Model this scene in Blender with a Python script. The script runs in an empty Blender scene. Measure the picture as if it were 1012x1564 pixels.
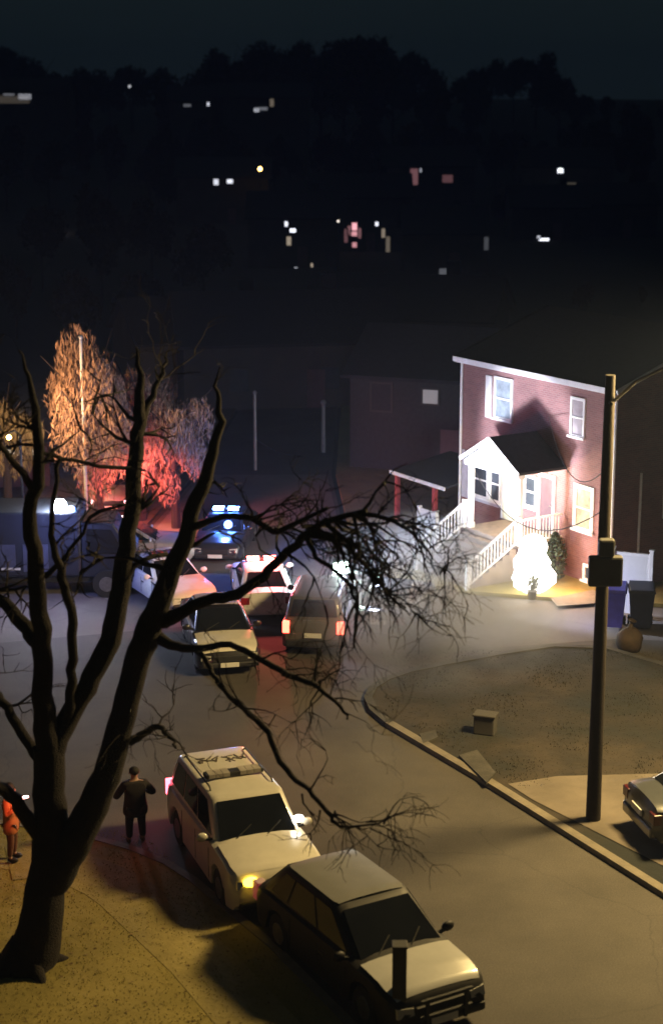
import bpy, math, random
from mathutils import Vector, Matrix
R = math.radians
random.seed(7)
S = bpy.context.scene
# ------------------------------------------------------------------ camera
H = 16.5; F = 2600.; CX, CY = 506, 782
PITCH = math.atan2(CY-150, F); CP, SP = math.cos(PITCH), math.sin(PITCH)
cam = bpy.data.cameras.new('camera'); co = bpy.data.objects.new('camera', cam)
S.collection.objects.link(co); S.camera = co
co.location = (0, 0, H); co.rotation_euler = (math.pi/2-PITCH, 0, 0)
cam.sensor_fit = 'VERTICAL'; cam.sensor_height = 36; cam.lens = 36*F/1564
cam.clip_start = .5; cam.clip_end = 3000
cam.dof.use_dof = True; cam.dof.focus_distance = 46; cam.dof.aperture_fstop = .6
# ------------------------------------------------------------------ world: night sky
W = bpy.data.worlds.new('World'); S.world = W; W.use_nodes = True
nt = W.node_tree; nt.nodes.clear()
wo = nt.nodes.new('ShaderNodeOutputWorld'); bg = nt.nodes.new('ShaderNodeBackground')
sky = nt.nodes.new('ShaderNodeTexSky'); sky.sky_type = 'NISHITA'; sky.sun_disc = False
sky.sun_elevation = R(-6); sky.sun_rotation = R(200)
no = nt.nodes.new('ShaderNodeTexNoise'); no.inputs['Scale'].default_value = 2.2; no.inputs['Detail'].default_value = 3
rp = nt.nodes.new('ShaderNodeValToRGB')
rp.color_ramp.elements[0].position = .3; rp.color_ramp.elements[0].color = (.0085, .0150, .0160, 1)
rp.color_ramp.elements[1].position = .75; rp.color_ramp.elements[1].color = (.0135, .0215, .0225, 1)
ad = nt.nodes.new('ShaderNodeMixRGB'); ad.blend_type = 'ADD'; ad.inputs[0].default_value = .05
nt.links.new(no.outputs['Fac'], rp.inputs[0]); nt.links.new(rp.outputs[0], ad.inputs[1])
nt.links.new(sky.outputs[0], ad.inputs[2]); nt.links.new(ad.outputs[0], bg.inputs[0])
bg.inputs[1].default_value = .30
nt.links.new(bg.outputs[0], wo.inputs[0])
# ------------------------------------------------------------------ exposure / render
S.view_settings.view_transform = 'Standard'; S.view_settings.look = 'None'
S.view_settings.exposure = 1.28; S.view_settings.gamma = 1
S.cycles.max_bounces = 5; S.cycles.use_denoising = True; S.cycles.sample_clamp_indirect = 4
S.cycles.volume_bounces = 0

# ------------------------------------------------------------------ helpers
def ray(px, py):
    a = (px-CX)/F; b = -(py-CY)/F
    return Vector((a, CP+b*SP, -SP+b*CP))
def G(px, py, z=0):            # ground point seen at a photo position
    d = ray(px, py); t = (z-H)/d[2]; return Vector((d[0]*t, d[1]*t, z))
def AT(px, py, Y):             # point at distance Y
    d = ray(px, py); t = Y/d[1]; return Vector((d[0]*t, Y, H+d[2]*t))
col = S.collection
def tag(o, label=None, cat=None, group=None, kind=None):
    if label: o['label'] = label
    if cat: o['category'] = cat
    if group: o['group'] = group
    if kind: o['kind'] = kind
    return o
def empty(name, loc=(0, 0, 0), rz=0, label=None, cat=None, group=None):
    o = bpy.data.objects.new(name, None); col.objects.link(o); o.empty_display_size = .3
    o.location = loc; o.rotation_euler = (0, 0, rz)
    return tag(o, label, cat, group)
class MB:
    def __init__(s): s.v = []; s.f = []
    def add(s, vs, fs):
        n = len(s.v); s.v += [tuple(v) for v in vs]; s.f += [tuple(i+n for i in f) for f in fs]; return s
    def box(s, x0, x1, y0, y1, z0, z1):
        v = [(x, y, z) for z in (z0, z1) for y in (y0, y1) for x in (x0, x1)]
        return s.add(v, [(0, 2, 3, 1), (4, 5, 7, 6), (0, 1, 5, 4), (2, 6, 7, 3), (0, 4, 6, 2), (1, 3, 7, 5)])
    def bar(s, a, b, w, h=None, up=Vector((0, 0, 1))):   # rectangular bar from a to b
        h = h or w; a = Vector(a); b = Vector(b); d = (b-a).normalized()
        x = d.cross(up)
        if x.length < 1e-3: x = d.cross(Vector((0, 1, 0)))
        x.normalize(); y = x.cross(d)
        v = [p+x*w/2*i+y*h/2*j for p in (a, b) for i, j in ((-1, -1), (1, -1), (1, 1), (-1, 1))]
        return s.add(v, [(0, 1, 2, 3), (7, 6, 5, 4), (0, 4, 5, 1), (1, 5, 6, 2), (2, 6, 7, 3), (3, 7, 4, 0)])
    def tube(s, pts, rad, n=8, cap=True):
        pts = [Vector(p) for p in pts]; m = len(pts)
        if not isinstance(rad, (list, tuple)): rad = [rad]*m
        ref = Vector((.123, .97, .2)); vs = []
        for i, p in enumerate(pts):
            d = (pts[min(i+1, m-1)]-pts[max(i-1, 0)])
            d = d.normalized() if d.length > 1e-6 else Vector((0, 0, 1))
            x = d.cross(ref)
            if x.length < .1: x = d.cross(Vector((1, 0, 0)))
            x.normalize(); y = d.cross(x)
            vs += [p+(x*math.cos(k*2*math.pi/n)+y*math.sin(k*2*math.pi/n))*rad[i] for k in range(n)]
        fs = [(i*n+k, i*n+(k+1) % n, (i+1)*n+(k+1) % n, (i+1)*n+k) for i in range(m-1) for k in range(n)]
        if cap: fs += [tuple(range(n))[::-1], tuple((m-1)*n+k for k in range(n))]
        return s.add(vs, fs)
    def prism(s, poly, z0, z1):
        n = len(poly); a = sum(poly[i][0]*poly[(i+1) % n][1]-poly[(i+1) % n][0]*poly[i][1] for i in range(n))
        if a < 0: poly = poly[::-1]
        v = [(p[0], p[1], z0) for p in poly]+[(p[0], p[1], z1) for p in poly]
        return s.add(v, [tuple(range(n))[::-1], tuple(range(n, 2*n))]+[(i, (i+1) % n, n+(i+1) % n, n+i) for i in range(n)])
    def sheet(s, poly, z):
        n = len(poly); a = sum(poly[i][0]*poly[(i+1) % n][1]-poly[(i+1) % n][0]*poly[i][1] for i in range(n))
        if a < 0: poly = poly[::-1]
        return s.add([(p[0], p[1], z) for p in poly], [tuple(range(n))])
    def ball(s, c, r, n=10, m=7, sc=(1, 1, 1), jit=0):
        c = Vector(c); vs = []
        for j in range(1, m):
            t = math.pi*j/m
            for k in range(n):
                q = 1+random.uniform(-jit, jit); a = 2*math.pi*k/n
                vs.append(c+Vector((math.sin(t)*math.cos(a)*sc[0], math.sin(t)*math.sin(a)*sc[1], math.cos(t)*sc[2]))*r*q)
        vs += [c+Vector((0, 0, r*sc[2])), c-Vector((0, 0, r*sc[2]))]; T = len(vs)-2
        fs = [(j*n+k, (j+1)*n+k, (j+1)*n+(k+1) % n, j*n+(k+1) % n) for j in range(m-2) for k in range(n)]
        fs += [(T, k, (k+1) % n) for k in range(n)]+[(T+1, (m-2)*n+(k+1) % n, (m-2)*n+k) for k in range(n)]
        return s.add(vs, fs)
    def build(s, name, mat, parent=None, smooth=None, bevel=0):
        me = bpy.data.meshes.new(name); me.from_pydata(s.v, [], s.f); me.update()
        if smooth:
            me.shade_smooth()
            if smooth < 180: me.set_sharp_from_angle(angle=R(smooth))
        o = bpy.data.objects.new(name, me); col.objects.link(o)
        if mat: me.materials.append(mat)
        if parent: o.parent = parent
        if bevel:
            b = o.modifiers.new('bevel', 'BEVEL'); b.width = bevel; b.segments = 2; b.limit_method = 'ANGLE'
        return o
def box(name, mat, parent, *a, bevel=0):
    return MB().box(*a).build(name, mat, parent, bevel=bevel)

MC = {}
def mat(name, c, rough=.7, var=.25, scale=6, metal=0, bump=0, c2=None, coat=0, det=6, dist=.02):
    if name in MC: return MC[name]
    m = bpy.data.materials.new(name); m.use_nodes = True; n = m.node_tree; b = n.nodes['Principled BSDF']
    b.inputs['Roughness'].default_value = rough; b.inputs['Metallic'].default_value = metal
    b.inputs['Coat Weight'].default_value = coat
    tc = n.nodes.new('ShaderNodeTexCoord'); t = n.nodes.new('ShaderNodeTexNoise')
    t.inputs['Scale'].default_value = scale; t.inputs['Detail'].default_value = det
    t.inputs['Roughness'].default_value = .62
    n.links.new(tc.outputs['Object'], t.inputs['Vector'])
    r = n.nodes.new('ShaderNodeValToRGB'); c2 = c2 or tuple(x*(1+var) for x in c)
    r.color_ramp.elements[0].position = .3; r.color_ramp.elements[1].position = .7
    r.color_ramp.elements[0].color = (*[x*(1-var) for x in c], 1); r.color_ramp.elements[1].color = (*c2, 1)
    n.links.new(t.outputs['Fac'], r.inputs[0]); n.links.new(r.outputs[0], b.inputs['Base Color'])
    if bump:
        bp = n.nodes.new('ShaderNodeBump'); bp.inputs['Strength'].default_value = bump; bp.inputs['Distance'].default_value = dist
        t2 = n.nodes.new('ShaderNodeTexNoise'); t2.inputs['Scale'].default_value = scale*6; t2.inputs['Detail'].default_value = 5
        n.links.new(tc.outputs['Object'], t2.inputs['Vector'])
        n.links.new(t2.outputs['Fac'], bp.inputs['Height']); n.links.new(bp.outputs[0], b.inputs['Normal'])
    MC[name] = m; return m
def crack(m, sc=.55, w=.012):
    n = m.node_tree; b = n.nodes['Principled BSDF']; lk = b.inputs['Base Color'].links[0].from_socket
    tc = n.nodes.new('ShaderNodeTexCoord'); no = n.nodes.new('ShaderNodeTexNoise'); no.inputs['Scale'].default_value = 1.3; no.inputs['Detail'].default_value = 8
    mx = n.nodes.new('ShaderNodeMixRGB'); mx.inputs[0].default_value = .35
    n.links.new(tc.outputs['Object'], no.inputs['Vector']); n.links.new(tc.outputs['Object'], mx.inputs[1]); n.links.new(no.outputs['Color'], mx.inputs[2])
    v = n.nodes.new('ShaderNodeTexVoronoi'); v.feature = 'DISTANCE_TO_EDGE'; v.inputs['Scale'].default_value = sc; n.links.new(mx.outputs[0], v.inputs['Vector'])
    r = n.nodes.new('ShaderNodeValToRGB'); r.color_ramp.elements[0].color = (.7, .7, .7, 1); r.color_ramp.elements[1].position = w; n.links.new(v.outputs['Distance'], r.inputs[0])
    n2 = n.nodes.new('ShaderNodeTexNoise'); n2.inputs['Scale'].default_value = 30; n2.inputs['Detail'].default_value = 3; n.links.new(tc.outputs['Object'], n2.inputs['Vector'])
    r2 = n.nodes.new('ShaderNodeValToRGB'); r2.color_ramp.elements[0].position = .35; r2.color_ramp.elements[0].color = (.72, .72, .72, 1); r2.color_ramp.elements[1].position = .7; r2.color_ramp.elements[1].color = (1.25, 1.25, 1.25, 1); n.links.new(n2.outputs['Fac'], r2.inputs[0])
    m1 = n.nodes.new('ShaderNodeMixRGB'); m1.blend_type = 'MULTIPLY'; m1.inputs[0].default_value = 1; m2 = n.nodes.new('ShaderNodeMixRGB'); m2.blend_type = 'MULTIPLY'; m2.inputs[0].default_value = 1
    n.links.new(lk, m1.inputs[1]); n.links.new(r.outputs[0], m1.inputs[2]); n.links.new(m1.outputs[0], m2.inputs[1]); n.links.new(r2.outputs[0], m2.inputs[2]); n.links.new(m2.outputs[0], b.inputs['Base Color'])
def glow(name, c, st):
    if name in MC: return MC[name]
    m = bpy.data.materials.new(name); m.use_nodes = True; b = m.node_tree.nodes['Principled BSDF']
    b.inputs['Base Color'].default_value = (.3, .3, .3, 1)
    b.inputs['Emission Color'].default_value = (*c, 1); b.inputs['Emission Strength'].default_value = st
    MC[name] = m; return m
def brick(name, c1, c2, mortar, sc=1.0):
    m = bpy.data.materials.new(name); m.use_nodes = True; n = m.node_tree; b = n.nodes['Principled BSDF']
    b.inputs['Roughness'].default_value = .85
    tc = n.nodes.new('ShaderNodeTexCoord'); sx = n.nodes.new('ShaderNodeSeparateXYZ'); cx = n.nodes.new('ShaderNodeCombineXYZ')
    ad = n.nodes.new('ShaderNodeMath'); ad.operation = 'ADD'
    n.links.new(tc.outputs['Object'], sx.inputs[0]); n.links.new(sx.outputs[0], ad.inputs[0]); n.links.new(sx.outputs[1], ad.inputs[1])
    n.links.new(ad.outputs[0], cx.inputs[0]); n.links.new(sx.outputs[2], cx.inputs[1])
    t = n.nodes.new('ShaderNodeTexBrick'); n.links.new(cx.outputs[0], t.inputs['Vector'])
    t.inputs['Scale'].default_value = 1; t.inputs['Brick Width'].default_value = .22*sc; t.inputs['Row Height'].default_value = .075*sc
    t.inputs['Mortar Size'].default_value = .008; t.inputs['Color1'].default_value = (*c1, 1)
    t.inputs['Color2'].default_value = (*c2, 1); t.inputs['Mortar'].default_value = (*mortar, 1)
    no = n.nodes.new('ShaderNodeTexNoise'); no.inputs['Scale'].default_value = .9; no.inputs['Detail'].default_value = 6
    n.links.new(tc.outputs['Object'], no.inputs['Vector'])
    mx = n.nodes.new('ShaderNodeMixRGB'); mx.blend_type = 'MULTIPLY'; mx.inputs[0].default_value = .45
    n.links.new(t.outputs['Color'], mx.inputs[1]); n.links.new(no.outputs['Fac'], mx.inputs[2])
    n.links.new(mx.outputs[0], b.inputs['Base Color'])
    bp = n.nodes.new('ShaderNodeBump'); bp.inputs['Strength'].default_value = .5; bp.inputs['Distance'].default_value = .01
    bp.invert = True; n.links.new(t.outputs['Fac'], bp.inputs['Height']); n.links.new(bp.outputs[0], b.inputs['Normal'])
    return m
def lamp(name, loc, power, color, radius=.1, parent=None, spot=None, aim=None, blend=.5):
    l = bpy.data.lights.new(name, 'SPOT' if spot else 'POINT'); l.energy = power; l.color = color; l.shadow_soft_size = radius
    o = bpy.data.objects.new(name, l); col.objects.link(o); o.location = loc
    if spot:
        l.spot_size = R(spot); l.spot_blend = blend
        o.rotation_euler = (Vector(aim)-Vector(loc)).to_track_quat('-Z', 'Y').to_euler()
    if parent: o.parent = parent
    return o

M = dict(
    asphalt=mat('asphalt', (.068, .060, .052), .8, .30, .38, bump=.5, det=12, dist=.01),
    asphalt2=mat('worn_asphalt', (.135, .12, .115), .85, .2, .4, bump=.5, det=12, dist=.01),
    concrete=mat('concrete', (.17, .15, .125), .85, .3, 1.3, bump=.4, det=9),
    kerb=mat('kerb_concrete', (.15, .13, .10), .8, .3, 2.2, bump=.4, det=8),
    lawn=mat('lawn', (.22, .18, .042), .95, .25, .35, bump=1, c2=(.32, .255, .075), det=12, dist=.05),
    path=mat('worn_path', (.24, .195, .062), .9, .25, .8, bump=.8, c2=(.31, .25, .09), det=12, dist=.03),
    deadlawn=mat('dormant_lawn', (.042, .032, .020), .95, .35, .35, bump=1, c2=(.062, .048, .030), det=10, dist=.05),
    shade=mat('dark_ground', (.036, .042, .038), .95, .3, .25, bump=.8, c2=(.050, .052, .044), det=10, dist=.04),
    earth=mat('far_ground', (.020, .021, .014), 1, .4, .05),
    bark=mat('bark', (.010, .006, .006), .95, .35, 5, bump=1, dist=.04),
    twig=mat('twig_bark', (.026, .020, .017), .95, .3, 3),
    polewood=mat('pole_wood', (.020, .014, .011), .9, .35, 4, bump=.7),
    white=mat('white_paint', (.62, .62, .64), .45, .06, 3), trim=mat('white_trim', (.72, .71, .72), .5, .08, 5),
    whitecar=mat('white_car_paint', (.60, .57, .50), .32, .07, 3, coat=.5), greycar=mat('silver_car_paint', (.27, .26, .25), .38, .07, 3, metal=.2, coat=.4),
    darkcar=mat('dark_car_paint', (.022, .023, .030), .3, .2, 3, coat=.6), bluecar=mat('blue_car_paint', (.025, .045, .065), .25, .2, 3, coat=.7),
    shadedcar=mat('shaded_car_paint', (.012, .010, .012), .35, .2, 3, coat=.3),
    glass=mat('dark_glass', (.008, .009, .011), .07, .2, 2), housepane=mat('window_glass', (.05, .06, .075), .12, .3, 1.5),
    rubber=mat('tyre_rubber', (.012, .012, .012), .85), rim=mat('wheel_rim', (.25, .25, .26), .35, metal=.8),
    black=mat('black_plastic', (.015, .015, .016), .6), chrome=mat('chrome', (.55, .55, .56), .2, .05, metal=1),
    plate=mat('plate_white', (.6, .6, .58), .5, .05), shingle=mat('dark_shingle', (.016, .017, .022), .9, .3, 5, bump=.6),
    awning=mat('porch_shingle', (.020, .023, .030), .9, .3, 6, bump=.6), step=mat('porch_floor', (.22, .17, .13), .8, .3, 3, bump=.3),
    bluebin=mat('blue_plastic', (.08, .08, .62), .5, .2, 3), navybin=mat('navy_plastic', (.02, .025, .06), .55, .2, 3),
    bag=mat('brown_bag', (.05, .032, .02), .8, .3, 4, bump=.5), coat=mat('dark_coat', (.014, .010, .010), .9, .3, 6, bump=.4),
    trouser=mat('dark_trousers', (.012, .010, .012), .9), skin=mat('skin', (.28, .16, .11), .6, .1, 5),
    hair=mat('dark_hair', (.012, .009, .008), .8), vest=mat('orange_vest', (.45, .14, .05), .8, .2, 5),
    armour=mat('dark_blue_truck_paint', (.009, .012, .022), .45, .2, 2, coat=.3),
    shrub=mat('shrub_leaf', (.025, .035, .016), .9, .4, 3), sidedk=mat('dark_door', (.09, .05, .06), .6, .2, 3),
    straw=mat('pale_twigs', (.17, .105, .072), .95, .4, 1.2), black_leaf=mat('night_foliage', (.010, .012, .009), 1, .3, 1),
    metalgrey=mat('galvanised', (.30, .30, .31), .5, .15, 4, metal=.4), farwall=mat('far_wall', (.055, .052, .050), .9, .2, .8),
    blackbox=mat('equipment_box', (.03, .03, .03), .7, .2, 3), redpaint=mat('red_paint', (.35, .05, .05), .6, .2, 3),
)
crack(M['asphalt'], .28, .004); crack(M['asphalt2'], .4, .01); crack(M['concrete'], .5, .012)
BR = brick('red_brick', (.29, .125, .125), (.22, .095, .10), (.28, .20, .19))
BR2 = brick('dark_brick', (.10, .05, .045), (.07, .035, .03), (.10, .08, .07))

# ------------------------------------------------------------------ ground
def hill(x, y):
    t = min(max((y-200)/320., 0), 1); t = t*t*(3-2*t)
    return -.06+15.5*t+.8*math.sin(x*.011+1.2)*t
g = MB(); ys = [-60, 0, 30, 60, 100, 150]+[200+20*i for i in range(19)]+[700, 1000, 1600]; xs = [-1200, -700, -400]+[-300+30*i for i in range(21)]+[400, 700, 1200]
for y in ys:
    for x in xs: g.v.append((x, y, hill(x, y)))
nx = len(xs)
g.f = [(j*nx+i, j*nx+i+1, (j+1)*nx+i+1, (j+1)*nx+i) for j in range(len(ys)-1) for i in range(nx-1)]
tag(g.build('ground', M['earth'], smooth=180), kind='structure')

def patchy(name, cols, scale, seed=0):
    m = mat(name, cols[0], .95, .3, scale, bump=1, det=9, dist=.05); n = m.node_tree
    r = [x for x in n.nodes if x.type == 'VALTORGB'][0].color_ramp
    while len(r.elements) > 1: r.elements.remove(r.elements[-1])
    r.elements[0].position = .34; r.elements[0].color = (*cols[0], 1)
    for k, c in enumerate(cols[1:]): e_ = r.elements.new(.34+.32*(k+1)/(len(cols)-1)); e_.color = (*c, 1)
    return m
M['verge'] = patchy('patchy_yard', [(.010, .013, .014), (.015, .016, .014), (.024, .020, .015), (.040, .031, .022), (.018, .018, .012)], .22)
def P2(px, py): q = G(px, py); return (q.x, q.y)
def curve(a, b, c, n=6):
    a, b, c = Vector(a), Vector(b), Vector(c)
    return [tuple((a*(1-t)**2+b*2*t*(1-t)+c*t*t)) for t in [i/n for i in range(n+1)]]
KB = [(15.2, 17.5), (7.03, 33.17), (3.78, 39.26), (1.45, 43.3)]
CORN = curve((1.45, 43.3), (-.2, 46.6), (3.2, 48.3), 6)[1:]
FAR = [(5, 49.3), (6.8, 50.1), (8.5, 49.9), (10.2, 48.0), (13, 44.5), (20, 40)]
road_right = KB+CORN+FAR
LB = [(7.5, 15), (3.5, 22), (-1.05, 30.9), (-2.9, 33.9)]
LC = curve((-2.9, 33.9), (-4.6, 36.6), (-9.5, 37.3), 6)[1:]
road_left = LB+LC+[(-26, 38.5)]
road = road_right+[(30, 50), (30, 53.5), (12, 54.2), (8.2, 54.9), (3.5, 56.2), (0.8, 58), (0, 75), (0.5, 100), (-4.5, 100), (-6, 75), (-7.5, 62), (-12, 58.5), (-26, 57.5)]+road_left[::-1]
tag(MB().prism(road, -.05, 0).build('road', M['asphalt']), kind='structure')
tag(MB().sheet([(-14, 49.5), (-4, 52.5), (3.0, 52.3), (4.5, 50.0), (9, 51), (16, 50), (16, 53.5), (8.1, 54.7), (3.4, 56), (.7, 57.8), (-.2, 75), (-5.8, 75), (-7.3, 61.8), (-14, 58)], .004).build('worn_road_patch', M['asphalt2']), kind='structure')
def offset(path, d):
    out = []
    for i, p in enumerate(path):
        a = Vector(path[max(i-1, 0)]); b = Vector(path[min(i+1, len(path)-1)]); t = (b-a).normalized()
        out.append((p[0]-t.y*d, p[1]+t.x*d))
    return out
def strip(path, d0, d1, z0, z1, name, m):
    a = offset(path, d0); b = offset(path, d1); mb = MB()
    for i in range(len(path)-1):
        q = [a[i], a[i+1], b[i+1], b[i]]
        v = [(x, y, z0) for x, y in q]+[(x, y, z1) for x, y in q]
        mb.add(v, [(0, 1, 2, 3), (7, 6, 5, 4), (0, 4, 5, 1), (2, 6, 7, 3)] + ([(0, 3, 7, 4)] if i == 0 else [])+([(1, 5, 6, 2)] if i == len(path)-2 else []))
    return mb.build(name, m, bevel=0)
# right side of the street (inward = negative offset is road; path runs away from the camera)
tag(strip(KB, 0, -.24, -.05, .13, 'kerb', M['kerb']), kind='structure')
tag(strip([KB[-1]]+CORN+FAR, 0, -.24, -.05, .13, 'kerb', mat('dimmed_kerb', (.048, .045, .040), .9, .35, 2, bump=.4)), kind='structure')  # kerb colour darkened here to stand in for night haze and dark
tag(strip(road_left, 0, .20, -.05, .12, 'kerb', M['kerb']), kind='structure')
rl = offset(road_right, -.24)
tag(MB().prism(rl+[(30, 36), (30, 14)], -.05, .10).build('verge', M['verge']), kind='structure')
# broken second kerb line and the pad round the utility pole
tag(MB().prism([P2(640, 1128), P2(664, 1122), P2(668, 1133), P2(646, 1142)], .10, .135).build('kerb_fragment', MC['dimmed_kerb']), kind='structure')
tag(MB().prism([P2(700, 1163), P2(728, 1155), P2(756, 1190), P2(742, 1205)], .10, .18).build('kerb_fragment', MC['dimmed_kerb']), kind='structure')
pe = offset(KB[:3], -.95)
tag(MB().sheet([pe[0], pe[1], P2(812, 1228), P2(775, 1204), P2(850, 1192), P2(1012, 1188), P2(1150, 1215), (16, 30)], .119).build('parking_pad', mat('pad_concrete', (.125, .105, .085), .9, .3, .7, bump=.4, det=12)), kind='structure')
def blob(pts, amp=.25, n=5):
    out = []
    for i in range(len(pts)):
        p0, p1, p2, p3 = [Vector(pts[(i+k) % len(pts)]) for k in (-1, 0, 1, 2)]
        for k in range(n):
            t = k/n; a = .5*((2*p1)+(-p0+p2)*t+(2*p0-5*p1+4*p2-p3)*t*t+(-p0+3*p1-3*p2+p3)*t**3); out.append((a.x+random.uniform(-amp, amp), a.y+random.uniform(-amp, amp)))
    return out
# left lawn
ll = offset(road_left, .20)
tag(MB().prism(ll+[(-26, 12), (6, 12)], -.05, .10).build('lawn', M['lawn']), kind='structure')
tag(strip(LB[1:]+LC, .9, 2.3, .09, .108, 'sidewalk', M['path']), kind='structure')
tag(MB().sheet([P2(8, 1300), P2(60, 1296), P2(92, 1342), P2(20, 1352)], .117).build('lawn_path', M['path']), kind='structure')
# house side yard beyond the cross street
hy = [(30, 53.7), (12, 54.4), (8.2, 55.1), (3.6, 56.4), (1.0, 58.1), (.2, 75), (.7, 100), (60, 100), (60, 53)]
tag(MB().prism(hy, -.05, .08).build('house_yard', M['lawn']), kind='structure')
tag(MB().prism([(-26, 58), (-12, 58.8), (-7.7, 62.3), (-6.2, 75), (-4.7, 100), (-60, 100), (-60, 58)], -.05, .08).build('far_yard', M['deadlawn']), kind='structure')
tag(MB().prism([P2(840, 918), P2(905, 905), P2(925, 918), P2(905, 926), P2(850, 930)], .08, .10).build('house_path', M['concrete']), kind='structure')
# leaf litter on the lawn
mb = MB()
for i in range(420):
    x = random.uniform(-9, 2); y = random.uniform(26, 36)
    if (x+1.3)*.87+(y-31.1)*.49 > -.4: continue
    a = random.uniform(0, 6.3); r = random.uniform(.02, .05); z = .105+random.uniform(0, .02)
    mb.add([(x+math.cos(a+k*1.57)*r, y+math.sin(a+k*1.57)*r*.6, z+random.uniform(-.01, .02)) for k in range(4)], [(0, 1, 2, 3)])
tag(mb.build('leaf_litter', mat('dead_leaf', (.17, .11, .045), .9, .5, 2)), label='scattered dead leaves lying on the yellow-lit lawn', cat='leaves', kind='stuff')
tag(mb, None) if False else None
mb = MB()
for i in range(26000):
    x = random.uniform(-9.5, 3); y = random.uniform(25, 37)
    if (x+1.3)*.87+(y-31.1)*.49 > -.12: continue
    if y > 36.4 : continue
    h = random.uniform(.015, .045); a = random.uniform(0, 3.14); dx, dy = math.cos(a)*.012, math.sin(a)*.012
    mb.add([(x-dx, y-dy, .095), (x+dx, y+dy, .095), (x+random.uniform(-.03, .03), y+random.uniform(-.03, .03), .1+h)], [(0, 1, 2)])
tag(mb.build('grass', mat('grass_blade', (.25, .205, .055), .95, .3, 1)), label='short winter grass tufts on the near lawn', cat='grass', kind='stuff')

mb = MB()
for i in range(16000):
    x = random.uniform(1.5, 12); y = random.uniform(35, 49.5)
    if (x-3.78)*.866+(y-39.26)*.5 < .5 or (y < 38.5 and x > 4.5): continue
    h = random.uniform(.015, .04)*(1.6 if math.sin(x*1.7)*math.sin(y*1.3) > .2 else .6); a = random.uniform(0, 3.14); dx, dy = math.cos(a)*.014, math.sin(a)*.014
    mb.add([(x-dx, y-dy, .095), (x+dx, y+dy, .095), (x+random.uniform(-.03, .03), y+random.uniform(-.03, .03), .1+h)], [(0, 1, 2)])
tag(mb.build('grass', mat('yard_grass', (.030, .027, .018), .95, .4, 1)), label='thin dormant grass on the dark front yard right of the road', cat='grass', kind='stuff')

# ------------------------------------------------------------------ brick house
HA = math.atan2(-7.4, 4.65)
HW, HD, HZ = 8.74, 8.4, 7.05
house = empty('brick_house', (4.92, 63.5, 0), HA, 'two-storey red brick house with white trim, floodlit beside the dark street', 'house')
# walls, local x along the facade, y into the house
MB().box(0, HW, 0, HD, -.1, HZ).add([(HW, 0, HZ), (HW, HD, HZ), (HW, HD/2, HZ+HD/2*.36), (0, 0, HZ), (0, HD, HZ), (0, HD/2, HZ+HD/2*.36)], [(0, 1, 2), (4, 3, 5)]).build('wall', BR, house)
rz = HZ+HD/2*.36
roof = MB()
for sgn in (0, 1):
    y0, y1 = (-.28, HD/2) if sgn == 0 else (HD+.28, HD/2)
    za = HZ-.10+.02; v = [(-.15, y0, za), (HW+.25, y0, za), (HW+.25, y1, rz+.04), (-.15, y1, rz+.04)]
    roof.add(v+[(a, b, c+.11) for a, b, c in v], [(0, 1, 2, 3), (7, 6, 5, 4), (0, 4, 5, 1), (1, 5, 6, 2), (2, 6, 7, 3), (3, 7, 4, 0)])
rf = roof.build('roof', M['shingle'], house)
# gutter + fascia, corner boards, downspouts, rake boards
MB().box(-.17, HW+.05, -.34, -.287, HZ-.13, HZ+.05).box(-.17, HW+.05, -.287, -.02, HZ-.16, HZ-.11).build('gutter', M['trim'], house)
MB().bar((HW+.28, -.34, HZ-.02), (HW+.28, HD/2, rz+.12), .05, .16).build('rake_board', M['trim'], house)
MB().bar((-.18, -.3, HZ+.0), (-.18, HD/2, rz+.12), .05, .16).build('rake_board', M['shingle'], house)
MB().tube([(.03, -.05, HZ-.2), (.03, -.05, .2), (-.0, -.25, .1)], .05, 6).build('downspout', M['trim'], house)
MB().tube([(HW-.02, -.22, HZ-.1), (HW-.02, -.07, HZ-.45), (HW-.02, -.07, .7), (HW-.0, -.07, .2), (HW, -.3, .1)], .05, 6).tube([(HW-.02, -.2, HZ-.12), (HW-.02, -.17, HZ-.3)], .09, 6).build('downspout', M['trim'], house)
MB().tube([(HW+.07, 1.1, 4.1), (HW+.07, 1.1, .6)], .045, 6).build('downspout', M['trim'], house)
MB().box(.10, 2.9, -.03, -.002, 1.72, 3.55).build('siding_panel', mat('lavender_siding', (.48, .46, .52), .6, .1, 4), house)
def window(parent, u0, u1, z0, z1, y=-.0, pane=None, sash=True, fr=.10, lab=None, side=False):
    # frame as four bars, proud of the wall; sub-parts: pane, sash bar, sill
    f = MB()
    def bx(a0, a1, b0, b1, c0, c1):
        if side: return (b0*-1+0 if False else HW-b1, HW-b0, a0, a1, c0, c1)
        return (a0, a1, b0, b1, c0, c1)
    f.box(*bx(u0, u1, y-.07, y-.003, z1-fr, z1)).box(*bx(u0, u1, y-.07, y-.003, z0, z0+fr)).box(*bx(u0, u0+fr, y-.068, y-.003, z0+fr, z1-fr)).box(*bx(u1-fr, u1, y-.068, y-.003, z0+fr, z1-fr))
    w = f.build('window', M['trim'], parent)
    if lab: w['label'] = lab
    MB().box(*bx(u0+fr, u1-fr, y-.025, y-.004, z0+fr, z1-fr)).build('pane', pane or M['housepane'], w)
    if sash: MB().box(*bx(u0+fr, u1-fr, y-.055, y-.027, (z0+z1)/2-.03, (z0+z1)/2+.03)).build('sash', M['trim'], w)
    MB().box(*bx(u0-.06, u1+.06, y-.13, y-.072, z0-.03, z0+.05)).build('sill', M['trim'], w)
    return w
window(house, 2.02, 3.12, 5.05, 6.62, lab='upper left window with pale curtain', pane=mat('curtain_pane', (.22, .26, .30), .3, .5, 2.2))
MB().box(1.52, 1.86, -.06, -.003, 5.02, 6.58).build('shutter', M['trim'], house)
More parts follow.
